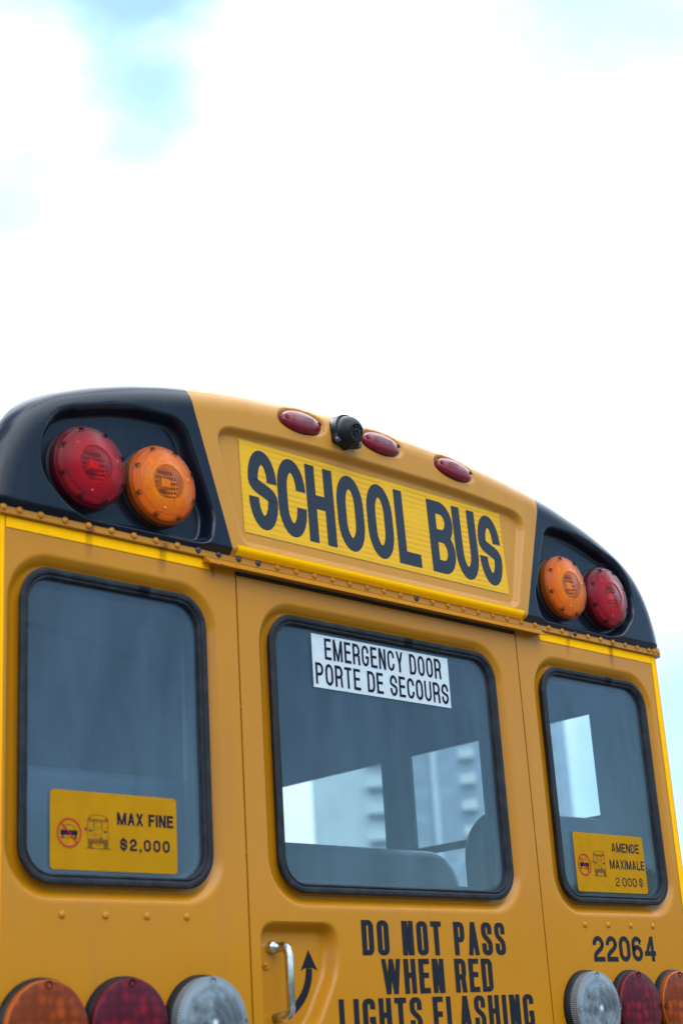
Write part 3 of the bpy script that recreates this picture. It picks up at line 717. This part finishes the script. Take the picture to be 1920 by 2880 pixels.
# ---- rear view camera on the cap
CX, CY, CZ = -.154, -.028, 1.586
cb = B()
def ring_shape(y, rx_, rz_, ear):
    L = []
    for k in range(72):
        t = 2*math.pi*k/72; r = 1.0
        x, z = rx_*math.cos(t), rz_*math.sin(t)
        for ea in (222, 318, 270):
            d = abs((math.degrees(t)-ea+180) % 360-180); amp = ear*(1. if ea != 270 else .55)
            f = math.exp(-(d/13.)**2)*amp; x += math.cos(t)*f; z += math.sin(t)*f
        L.append((x, y, z))
    return L
cb.rings([ring_shape(.03, .054, .052, .0), ring_shape(-.004, .054, .053, .010), ring_shape(-.008, .053, .052, .014), ring_shape(-.020, .052, .051, .013), ring_shape(-.023, .051, .050, .010), ring_shape(-.024, .046, .046, .0), ring_shape(-.012, .043, .043, .0)])
cm = auto(cb.make('rear_camera', BPL, bus, loc=(CX, CY, CZ)), 40)
tiltc = rad(20)
def crot(v): x, y, z = v; return (x, y*math.cos(tiltc)-z*math.sin(tiltc), y*math.sin(tiltc)+z*math.cos(tiltc))
bd = B().lathe([(.047, .0), (.0490, -.012), (.0485, -.020), (.0465, -.029), (.0425, -.038), (.0370, -.0455), (.0310, -.0510), (.0270, -.0538), (.0262, -.0542), (.0258, -.0530), (.0250, -.0530)], 56)
o = auto(mesh_obj('camera_body', [crot(v) for v in bd.v], bd.f, BPL, cm, loc=(0, 0, 0)), 40); o.location = (0, -.004, 0)
fd = B().lathe([(.0252, -.0522), (.0252, -.0536), (.012, -.0545), (.0118, -.0565), (.0085, -.0578), (.0080, -.0555), (.003, -.0560)], 40)
o2 = auto(mesh_obj('camera_lens', [crot(v) for v in fd.v], fd.f, BPS, cm, loc=(0, 0, 0)), 40); o2.location = (0, -.004, 0)
for k in range(8):
    t = 2*math.pi*(k+.5)/8; L = B().lathe([(.0017, -.0530), (.0015, -.0550), (.0006, -.0556)], 8, c=(.0185*math.cos(t), 0, .0185*math.sin(t)))
    q = mesh_obj('infrared_led', [crot(v) for v in L.v], L.f, LEDW, cm, True, loc=(0, 0, 0)); q.location = (0, -.004, 0)
cm.scale = (.90, .92, .90)
for ex in (-1, 1):
    q = B().lathe([(.0085, -.014), (.0085, -.021), (.006, -.0245), (.003, -.0245), (.002, -.0225)], 16, c=(ex*.0435, 0, -.0395)).make('bolt', STEEL, cm, loc=(0, 0, 0)); auto(q, 40); q.location = (0, -.002, 0)

# ---- warning lights
def warning_light(x, z, red, label, turn=0):
    y0 = .0165
    h = B().lathe([(.1045, .0), (.103, -.006), (.098, -.010), (.0965, -.016), (.090, -.016), (.088, .0)], 64).make('warning_light', BPL, bus, loc=(x, y0, z)); auto(h, 35)
    h['label'] = label; h.scale = (.975, 1, .975)
    L, S_, H, Pm = (LRED, SRED, HRED, PIPR) if red else (LAMB, SAMB, HAMB, PIPA)
    def sub(b, name, mt, dg=35): o = b.make(name, mt, h, loc=(0, 0, 0)); o.location = (0, 0, 0); return auto(o, dg)
    sub(B().lathe([(.095, -.0155), (.0995, -.0165), (.1005, -.022), (.1005, -.036), (.0985, -.0378), (.0985, -.0392), (.0975, -.0402)], 96, closed_end=False), 'lens_skirt', S_)
    dome = [(.0975, -.0402), (.0965, -.0432), (.093, -.0465), (.087, -.0490), (.0795, -.0508), (.079, -.0518), (.070, -.0548), (.058, -.0580), (.045, -.0605), (.0445, -.0598), (.03, -.0620), (.015, -.0634), (.0005, -.0638)]
    sub(B().lathe(dome, 96), 'lens', L, 30)
    sub(B().lathe([(.0935, -.018), (.090, -.038), (.078, -.036), (.060, -.030), (.043, -.040), (.0428, -.0415)], 64, closed_end=False), 'reflector_bowl', RWHITE, 50)
    sub(B().lathe([(.0428, -.0415), (.036, -.036), (.02, -.030), (.001, -.028)], 48), 'reflector', REFL, 60)
    sub(B().bbox(-.013, .013, -.0535, -.030, -.012, .012, .002), 'bulb_holder', BLOCK)
    me = None
    for k in range(8):
        t = rad(22.5+45*k+turn)
        o = B().lathe([(.0062, -.030), (.0062, -.0500), (.0050, -.0500), (.0047, -.0440)], 16, c=(.0880*math.cos(t), 0, .0880*math.sin(t))) 
        sub(o, 'screw_hole', H)
    for t in (138, 18, 262):
        t = rad(t); sub(B().lathe([(.0038, -.045), (.0038, -.0560), (.0028, -.0566)], 12, c=(.066*math.cos(t), 0, .066*math.sin(t))), 'moulded_stud', Pm)
    return h
warning_light(-.972, 1.306, True, 'red warning light, outermost on the left')
warning_light(-.765, 1.306, False, 'amber warning light on the left panel', 3)
warning_light(.770, 1.305, False, 'amber warning light on the right panel', -4)
warning_light(.979, 1.305, True, 'red warning light, outermost on the right', 2)

# ---- tail lights
def tail_light(x, z, kind, label):
    R0 = .101; y0 = -.001
    h = B().lathe([(R0+.002, .0), (R0+.001, -.014), (R0-.003, -.019), (R0-.006, -.019)], 72, closed_end=False).make('tail_light', BPL, bus, loc=(x, y0, z)); auto(h, 40); h['label'] = label
    mt = {'r': LEDR, 'a': LEDA, 'c': LCLR}[kind]; sk = {'r': SRED, 'a': SAMB, 'c': SCLR}[kind]
    sub = lambda b, n, m_, dg=35: (lambda o: (setattr(o, 'location', (0, 0, 0)), auto(o, dg))[1])(b.make(n, m_, h, loc=(0, 0, 0)))
    d = -.010 if kind == 'c' else 0
    sub(B().lathe([(R0-.004, -.010), (R0-.004, -.030+d), (R0-.007, -.0335+d)], 96, closed_end=False), 'lens_skirt', sk)
    sub(B().lathe([(R0-.007, -.0335+d), (R0-.012, -.0352+d), (.06, -.0380+d), (.03, -.0392+d), (.0005, -.0395+d)], 72), 'lens', mt, 25)
    for t in (90, 180, 0, 270):
        t = rad(t); sub(B().lathe([(.0085, -.028+d), (.0085, -.0368+d), (.0065, -.0368+d), (.0060, -.0310+d)], 16, c=((R0-.0145)*math.cos(t), 0, (R0-.0145)*math.sin(t))), 'screw_notch', {'r': HRED, 'a': HAMB, 'c': NCL}[kind])
    return h
NCL = simple('smoked_notch', (.16, .18, .20), .3)
for s, sd_ in ((-1, 'left'), (1, 'right')):
    tail_light(s*1.092, .086, 'a', 'amber tail lamp, outermost on the '+sd_)
    tail_light(s*.888, .087, 'r', 'red tail lamp, middle of the three on the '+sd_)
    tail_light(s*.680, .088, 'c', 'clear reversing lamp on the '+sd_)

# ---- rear wall panels, each with its pressed window recess
WZ, WHH = .7135, .3415                              # window centre height and half height (outer edge of the rubber)
RECP = [(-.006, 0), (-.004, 0), (.0, .0006), (.0045, .0026), (.0180, .0172), (.0220, .0198), (.0260, .0205), (.034, .0205), (.052, .0205)]
def window_panel(b, x0, x1, z0, z1, cx, hw, ex=(0, 0)):
    """panel rectangle x0..x1, z0..z1 with recess and hole; recess starts .034 outside the rubber"""
    o = .034; loops = []
    ox, oz = (x0+x1)/2, (z0+z1)/2; W2, H2 = (x1-x0)/2, (z1-z0)/2
    loops.append(lift(rr(ox, oz, W2, H2, .0002), 0))
    b.add([(x0, .022, z0), (x0, .022, z1), (x1, .022, z1), (x1, .022, z0), (x0, 0, z0), (x0, 0, z1), (x1, 0, z1), (x1, 0, z0)], [(0, 1, 5, 4), (1, 2, 6, 5), (2, 3, 7, 6)])
    for d, y in RECP:
        loops.append(lift(rr(cx, WZ-.002, hw+o-d, WHH+.030-d, .115-d*.9), y))
    b.rings(loops)
    return b
def side_panel(s):
    x0, x1 = (.5325, 1.225); b = B()
    if s > 0: window_panel(b, x0, x1, -.75, 1.170, .886, .2585)
    else: window_panel(b, -x1, -x0, -.75, 1.170, -.886, .2585)
    # rounded corner to the bus's side
    cz = [-.75, .30, 1.170]; pr = [(1.225+.030*math.sin(rad(a)), .030*(1-math.cos(rad(a)))) for a in range(0, 91, 10)]
    g0 = len(b.v)
    for x, y in pr:
        for z in cz: b.v.append((s*x, y, z))
    for i in range(len(pr)-1):
        for k in range(2):
            q = (g0+i*3+k, g0+(i+1)*3+k, g0+(i+1)*3+k+1, g0+i*3+k+1); b.f.append(q if s > 0 else q[::-1])
    o = b.make('rear_panel', Y, bus); auto(o, 30)
    for x in (.711, .820, .928, 1.037):
        rivet(s*x, .313, Y, o, y=0., r=.95)
    return o
pl = side_panel(-1); pr_ = side_panel(1)
# back-stop behind the door seams
B().box(-.60, -.515, .024, .05, -.75, 1.15).box(.515, .60, .024, .05, -.75, 1.15).box(-.60, .60, .028, .05, 1.105, 1.15).make('door_frame', Y, bus)

# door: window field + handle recess field + plain fields
door = B(); DX0, DX1, DZ1 = -.5278, .5278, 1.1270
b = door
ZS = .33                                             # seam between upper and lower field of the same sheet
window_panel(b, DX0, DX1, ZS, DZ1, -.004, .4265)
hr = [(-.497, -.05), (-.497, .308), (-.252, .308)]
HRP = poly_round([(-.497, .045, .03), (-.497, .306, .045), (-.252, .306, .06), (-.252, .20, .09), (-.335, .06, .09), (-.42, .035, .05)], 10)
# lower field as a fine height grid
gx = np.linspace(DX0, -.20, 90); gz = np.linspace(-.02, ZS, 96)
GX, GZ = np.meshgrid(gx, gz, indexing='ij'); k_ = sm((sdist(GX, GZ, HRP)+.002)/.024)
lower = np.stack([GX, k_*.034, GZ], -1)
n0 = len(b.v); nu, nv = lower.shape[:2]; idx = np.arange(nu*nv).reshape(nu, nv)
b.v += [tuple(p) for p in lower.reshape(-1, 3)]
b.f += [tuple(int(i)+n0 for i in q) for q in np.stack([idx[:-1, :-1], idx[1:, :-1], idx[1:, 1:], idx[:-1, 1:]], -1).reshape(-1, 4)]
b.add([(-.20, 0, -.02), (DX1, 0, -.02), (DX1, 0, ZS), (-.20, 0, ZS)], [(0, 1, 2, 3)])
b.add([(DX0, 0, -.75), (DX1, 0, -.75), (DX1, 0, -.02), (DX0, 0, -.02)], [(0, 1, 2, 3)])
for xx in (DX0, DX1): b.add([(xx, 0, -.75), (xx, .022, -.75), (xx, .022, ZS), (xx, 0, ZS)], [(0, 1, 2, 3)])
door = b.make('emergency_door', Y, bus); auto(door, 30)
for z in (1.100, .916, .737, .555, .372, .193): rivet(.5345, z, Y, door, y=.006, r=.55)
for z in (.80, .46): rivet(-.5305, z, Y, door, y=.004, r=.35)

# drip moulding over the door
dp = [(1.1525, .0), (1.1525, -.014), (1.1500, -.0150), (1.1360, -.0330), (1.1335, -.0330), (1.1330, -.030), (1.1400, -.016), (1.1400, .02)]
dg = np.array([[(x, y, z) for z, y in dp] for x in (-.636, .636)])
dr = grid_obj('drip_moulding', dg, Y, bus); auto(dr, 20)
dv = [tuple(p) for p in dg[0]]+[tuple(p) for p in dg[1]]
B().add([(x, y, z) for x, y, z in dg[0]], [tuple(range(8))]).add([(x, y, z) for x, y, z in dg[1]], [tuple(range(8))[::-1]]).make('moulding_end', Y, dr)
B().box(-.60, .60, .004, .022, 1.129, 1.139).make('door_seal', DARK, dr)

# ---- windows: rubber gasket > glass, joint clip, reveal
GP = [(.019, .0225), (.0120, .0135), (.0045, .0055), (.0012, .0005), (.0040, -.0022), (.009, -.0030), (.019, -.0032), (.0235, -.0020), (.0262, .0004), (.0272, .0022), (.0285, .0022), (.0296, .0004), (.0325, -.0006), (.0365, .0006), (.0392, .0040), (.0402, .0090), (.0402, .0125)]
def rear_window(cx, hw, label):
    b = B().rings([lift(rr(cx, WZ, hw-d, WHH-d, .080-d*.75, 14), y) for d, y in [(q*.62, w_) for q, w_ in GP]])
    o = b.make('rear_window', RUB, bus, True); o['label'] = label
    gl = B().rings([lift(rr(cx, WZ, hw-.021, WHH-.021, .06), .0115)], True)
    L1 = rr(cx, WZ, hw-.022, WHH-.022, .06)
    q = B().rings([lift(L1, .0165), lift(L1, .0115)], True); q.f.append(tuple(range(len(L1)))[::-1]); q.make('glass_pane', GLASS, o)
    B().rings([lift(rr(cx, WZ, hw-.024, WHH-.024, .055), .0175), lift(rr(cx, WZ, hw-.032, WHH-.032, .052), .0185), lift(rr(cx, WZ, hw-.035, WHH-.035, .050), .022), lift(rr(cx, WZ, hw-.035, WHH-.035, .050), .044), lift(rr(cx, WZ, hw+.02, WHH+.02, .06), .064)]).make('inner_seal', DARK, o, True)
    gx_ = [cx+.06, cx+.075, cx+.09]
    g_ = np.array([[(x, y-.0007, WZ+WHH-d*.62) for d, y in GP[3:-2]] for x in gx_]); grid_obj('joint_clip', g_[::-1], RUBD, o)
    return o
rear_window(-.886, .2585, 'left rear window in black rubber'); wc = rear_window(-.004, .4265, 'emergency door window in black rubber'); rear_window(.886, .2585, 'right rear window in black rubber')
wc.parent = bus
# inner lining of the rear wall (dark, round the windows)
lin = B()
for x0, x1 in ((-1.17, -1.14), (-.640, -.425), (.425, .640), (1.14, 1.17)): lin.box(x0, x1, .066, .085, .30, 1.12)
lin.box(-1.17, 1.17, .066, .085, 1.055, 1.30).box(-1.17, 1.17, .066, .085, -.75, .372)
lin.make('rear_lining', INT, bus)

# ---- stickers on the panes
YS = .0113

s1 = B().add([(-.2765, YS-.0004, .8815), (.2365, YS-.0004, .8815), (.2365, YS-.0004, 1.0205), (-.2765, YS-.0004, 1.0205)], [(0, 1, 2, 3)]).make('door_sticker', SWHITE, bus); s1['label'] = 'white EMERGENCY DOOR / PORTE DE SECOURS sticker'
ky = dict(ry=.27, rx=1.)
text('lettering', 'EMERGENCY DOOR', -.2325, .2060, .9575, .0560, .0072, .0075, PR, s1, YS-.0008, .0066, **ky)
text('lettering', 'PORTE DE SECOURS', -.2680, .2285, .8905, .0560, .0072, .0075, PR, s1, YS-.0008, .0066, **ky)
def fine_sticker(cx, cz, hw, hh, label):
    L = rr(cx, cz, hw, hh, .009, 6); o = B().rings([lift(L, YS-.0004)], True).make('fine_sticker', SYEL, bus); o['label'] = label; return o
def pictos(par_, cx0, z0, kx, kz):
    """no-passing roundel and little bus drawing; (cx0, z0) is the roundel's centre"""
    yy = YS-.0008
    e = lambda cx, cz, a, b_, n=40: [(cx+a*math.cos(2*math.pi*k/n), cz+b_*math.sin(2*math.pi*k/n)) for k in range(n)]
    X = lambda u: cx0+u*kx; Z = lambda v: z0+v*kz
    ln = lambda pts, w_=.0007, c=False: ribbon([(X(u), Z(v)) for u, v in pts], w_, w_, c)
    bx = lambda a, b_, c, d: blk(X(a), Z(b_), X(c), Z(d))
    draw('car_pictogram', [bx(-.0215, -.0050, .0215, .0055), ln([(-.016, .0055), (-.013, .014), (-.006, .0165), (.006, .0165), (.013, .014), (.016, .0055)], .0010), ln([(-.022, -.0105), (.022, -.0105)], .0009), bx(-.018, -.0120, -.014, -.005), bx(.014, -.0120, .018, -.005)], PR, par_, yy)
    c45 = .0205
    draw('forbidden_roundel', [ribbon(e(cx0, z0, .0290*kx, .0292*kz), .0032, .0032, True), ribbon([(X(-c45), Z(c45)), (X(c45), Z(-c45))], .0030, .0030)], PRED, par_, yy-.0010)
    bxo = .0740                                        # bus drawing, about .056 wide and .072 high, standing at v=-.030
    S = []
    L_ = lambda pts, w_=.0007, c=False: S.append(ln([(bxo+u, v) for u, v in pts], w_, c)); K = lambda a, b_, c, d: S.append(bx(bxo+a, b_, bxo+c, d))
    L_([(-.027, .029), (-.025, .036), (-.015, .040), (0, .0415), (.015, .040), (.025, .036), (.027, .029)], .0008)
    L_([(-.027, .029), (.027, .029)], .0012); L_([(-.027, .029), (-.027, -.010)]); L_([(.027, .029), (.027, -.010)])
    L_([(-.012, .0385), (-.012, .031), (.012, .031), (.012, .0385)]); L_([(-.010, .029), (-.010, -.010)], .0006); L_([(.010, .029), (.010, -.010)], .0006)
    for a0, a1 in ((-.025, -.012), (-.008, .008), (.012, .025)): L_([(a0, .026), (a1, .026), (a1, .012), (a0, .012)], .0005, True)
    L_([(-.008, .001), (.008, .001), (.008, -.007), (-.008, -.007)], .0005, True)
    K(-.024, .0058, -.0145, .0085); K(.0145, .0045, .0245, .0075); K(.006, -.0095, .011, -.0065)
    for v in (-.011, -.0135, -.016, -.0185): L_([(-.027, v), (.027, v)], .0010)
    for a0 in (-.025, -.0225, -.020, -.0175, -.015, .015, .0175, .020, .0225, .025): L_([(a0, -.018), (a0, -.0295)], .0011)
    L_([(-.008, -.019), (-.004, -.023), (0, -.0225), (.004, -.024), (.008, -.019)], .0007)
    L_([(-.032, -.0300), (.034, -.0300)], .0009)
    for u, v in ((-.020, .022), (-.016, .017), (-.004, .022), (.002, .018), (.005, .023), (-.002, .015), (.016, .021), (.021, .016), (-.004, -.002), (.003, -.004), (-.020, -.004), (-.016, -.002), (.018, .0), (.021, -.005)): K(u, v, u+.0012, v+.0012)
    draw('bus_pictogram', S, PR, par_, yy)
    draw('lamp_dots', [(e(X(bxo-.021), Z(.0325), .0028*kx, .0028*kz, 14), [tuple(range(14))]), (e(X(bxo+.021), Z(.0325), .0036*kx, .0032*kz, 14), [tuple(range(14))]), (e(X(bxo-.0315), Z(.0105), .0037*kx, .0036*kz, 14), [tuple(range(14))])], PRED, par_, yy-.0009)
f1 = fine_sticker(-.8915, .4885, .1675, .0830, 'yellow MAX FINE sticker on the left window')
hv = dict(ry=.27, rx=1.)
text('lettering', 'MAX FINE', -.8870, -.7340, .5055, .0268, .0057, .0054, PR, f1, YS-.0008, .0030, **hv)
text('lettering', '$2,000', -.8800, -.7450, .4510, .0258, .0053, .0050, PR, f1, YS-.0008, .0065, **hv)
pictos(f1, -1.0115, .4820, 1.0, 1.0)
f2 = fine_sticker(.8825, .4900, .1690, .0835, 'yellow AMENDE MAXIMALE sticker on the right window')
text('lettering', 'AMENDE', .893, 1.0280, .5235, .0265, .0044, .0042, PR, f2, YS-.0008, .0042, **hv)
text('lettering', 'MAXIMALE', .8755, 1.0460, .4750, .0265, .0044, .0042, PR, f2, YS-.0008, .0040, **hv)
text('lettering', '2 000', .9120-.018, .9980, .4255, .0248, .0034, .0030, PR, f2, YS-.0008, .0050, rel={' ': .15}, **hv)
text('lettering', '$', 1.0110, 1.0290, .4265, .0240, .0034, .0030, PR, f2, YS-.0008, .0050, **hv)
pictos(f2, .7545, .4820, .98, 1.0)

# ---- lettering on the paint
bk = dict(ry=.10, rx=.72)
text('lettering', 'DO NOT PASS', -.1740, .3600, .2310, .0830, .0174, .0128, INK, door, -.0006, .0120, rel={' ': .55, 'M': 1.3, 'W': 1.5}, **bk)
text('lettering', 'WHEN RED', -.1130, .2970, .1400, .0825, .0174, .0128, INK, door, -.0006, .0105, rel={' ': .45, 'W': 1.55}, **bk)
text('lettering', 'LIGHTS FLASHING', -.2640, .4510, .0480, .0835, .0174, .0128, INK, door, -.0006, .0120, rel={' ': .38, 'L': .85}, **bk)
fn = text('fleet_number', '22064', .7370, 1.0360, .2130, .0700, .0150, .0130, INK, bus, -.0006, .0090, ry=.25, rel={'2': 1, '0': 1, '6': 1, '4': 1.05}); fn['label'] = 'black fleet number 22064'
# ---- handle, plate, arrow
yr = .034
hp = B(); LP = poly_round([(-.470, .203, .016), (-.440, .203, .016), (-.440, .240, .004), (-.412, .245, .01), (-.412, .268, .008), (-.474, .268, .012)][::-1], 6)
hp.rings([lift(LP, yr+.001), lift(LP, yr-.0035)], True); plate = auto(hp.make('handle_plate', Y, door), 30)
HX, HD = -.4350, .037
pts = [(HX, yr-.004, .250), (HX, yr-HD+.006, .250)]
for a in range(0, 91, 15): pts.append((HX, yr-HD-.020*math.sin(rad(a)), .250-.022*(1-math.cos(rad(a)))))
for a in range(0, 91, 15): pts.append((HX, yr-HD-.020*math.cos(rad(a)), .118-.022*math.sin(rad(a))))
pts += [(HX, yr+.002, .096)]
hd = B().tube(pts, .0115, 18, sq=.80).make('door_handle', CHR, door, True)
B().lathe([(.013, -.0), (.0135, -.012), (.011, -.018), (.0045, -.0205)], 20, c=(-.446, yr-.004, .252)).make('handle_boss', CHR, door, True)
for px, pz in ((-.462, .213), (-.420, .260)): rivet(px, pz, Y, door, y=yr-.0035, r=.6)
ya = yr-.0006
tp, ax0 = (-.3210, .2460), -.3210
ar = [((ax0, .2460), (ax0-.0265, .2010), (ax0-.0125, .2035), (ax0+.0095, .2035), (ax0+.0265, .2010))]
cur = bez((ax0-.0005, .204), (ax0-.001, .160), (ax0-.030, .120), (-.408, .097), 16)
V, Fc = ribbon(cur, .0205, .0205)
draw('handle_arrow', [([(ax0, .2470), (ax0-.0270, .1990), (ax0-.0140, .2050), (ax0+.0110, .2050), (ax0+.0270, .1990)], [(0, 1, 2, 3, 4)]), (V, Fc)], INK, door, ya)

# ---- sides, floor and interior
def side(s):
    ex = B(); x0, x1 = 1.236, 1.255
    W0, PITCH, NW, HWN = .235, .95, 10, .817
    def slabs(b, xa, xb, sh, up):
        a, c = (xa, xb) if s > 0 else (-xb, -xa)
        b.box(a, c, .031, LEN, -.80, .33); b.box(a, c, .031, LEN, 1.015+up, 1.163); b.box(a, c, .031, W0, .33, 1.015+up)
        for k in range(NW):
            ya_ = W0+PITCH*k+HWN+sh; yb = min(W0+PITCH*(k+1), LEN) if k < NW-1 else LEN
            b.box(a, c, ya_, yb, .33, 1.015+up)
    slabs(ex, x0, x1, .088, .028); ex.make('side_wall', Y, bus)
    inn = B(); slabs(inn, 1.17, 1.188, 0, 0); slabs(inn, 1.191, 1.232, .07, .02)
    i_ = inn.make('side_lining', INT, bus)
    for k in range(NW):
        ya_ = W0+PITCH*k; f = B(); a, c = (1.1715, 1.1865) if s > 0 else (-1.1865, -1.1715)
        f.box(a, c, ya_, ya_+.005, .33, 1.015).box(a, c, ya_+HWN-.005, ya_+HWN, .33, 1.015).box(a, c, ya_+.005, ya_+HWN-.005, 1.009, 1.015).box(a, c, ya_+.005, ya_+HWN-.005, .33, .345).box(a, c, ya_+.005, ya_+HWN-.005, .656, .681)
        fo = f.make('side_window', ALU, bus)
        xg = s*1.178
        B().box(min(xg, xg+s*.003), max(xg, xg+s*.003), ya_+.005, ya_+HWN-.005, .345, .656).box(min(xg, xg+s*.003), max(xg, xg+s*.003), ya_+.005, ya_+HWN-.005, .681, 1.009).make('glass_pane', SGLASS, fo)
side(1); side(-1)
B().box(-1.17, 1.17, .03, LEN, -.85, -.80).make('floor', FLR, bus)
fw = B().box(-1.25, 1.25, LEN, LEN+.05, -.80, .40).box(-1.25, -1.10, LEN, LEN+.05, .40, 1.16).box(1.10, 1.25, LEN, LEN+.05, .40, 1.16).box(-.04, .04, LEN, LEN+.05, .40, 1.16)
fv = [(float(x), LEN+.05, float(z)) for x, z in A[::20]]; fw.add(fv, [tuple(range(len(fv)))]); fw.make('front_wall', Y, bus)
B().box(-1.10, 1.10, LEN+.02, LEN+.025, .40, 1.16).make('windscreen', SGLASS, bus)
hood = B().bbox(-.95, .95, LEN+.05, LEN+1.6, -.80, .25, .0); hood.make('bonnet', Y, bus)
def seat(x0, x1, y):
    r = .10; hw = (x1-x0)/2; cx = (x0+x1)/2; t = .085; prof = []
    def L(ins, yy, dz=0): return lift(rr(cx, .316, hw-ins, .3265-ins, .135-ins*.5, 10), yy)
    b = B().rings([L(.03, y), L(.010, y+.008), L(.0, y+.028), L(.0, y+.058), L(.010, y+.080), L(.03, y+.090)], True); b.f.append(tuple(range(44))[::-1])
    o = b.make('seat', VIN, bus, True)
    c = B().rings([[(p[0], y+.085+.22-(p[2]+.40)*0, 0) for p in []]]) if False else None
    B().bbox(x0+.01, x1-.01, y+.092, y+.50, -.42, -.27, .02).make('seat_cushion', VIN, o)
    lg = B()
    for xx in (x0+.1, x1-.1): lg.box(xx-.02, xx+.02, y+.03, y+.40, -.80, -.425)
    lg.make('seat_legs', ALU, o)
    return o
for k in range(8):
    y = .10+.735*k
    for a0, a1, nm in ((.425 if k == 0 else .21, 1.167, 'right'), (-1.167, -.385 if k == 0 else -.21, 'left')): seat(a0, a1, y)
# ---- running gear
B().box(-1.24, 1.24, -.10, .0-.002, -1.15, -.90).make('rear_bumper', BK, bus)
for y in (2.6, 8.9):
    for s in (-1, 1):
        ty = B().lathe([(.28, -.13), (.48, -.13), (.50, -.10), (.50, .10), (.48, .13), (.28, .13)], 40, ax='x', closed_end=False).make('wheel', TYRE, bus, loc=(s*1.05, y, -1.20)); auto(ty, 40)
        q = B().lathe([(.285, -.08), (.24, -.06), (.10, s*-.03+.0), (.08, .0)], 32, ax='x').make('rim', RIM, ty, loc=(0, 0, 0)); q.location = (0, 0, 0)
B().box(-.45, .45, .4, LEN+1.2, -1.05, -.86).make('chassis', DARK, bus)
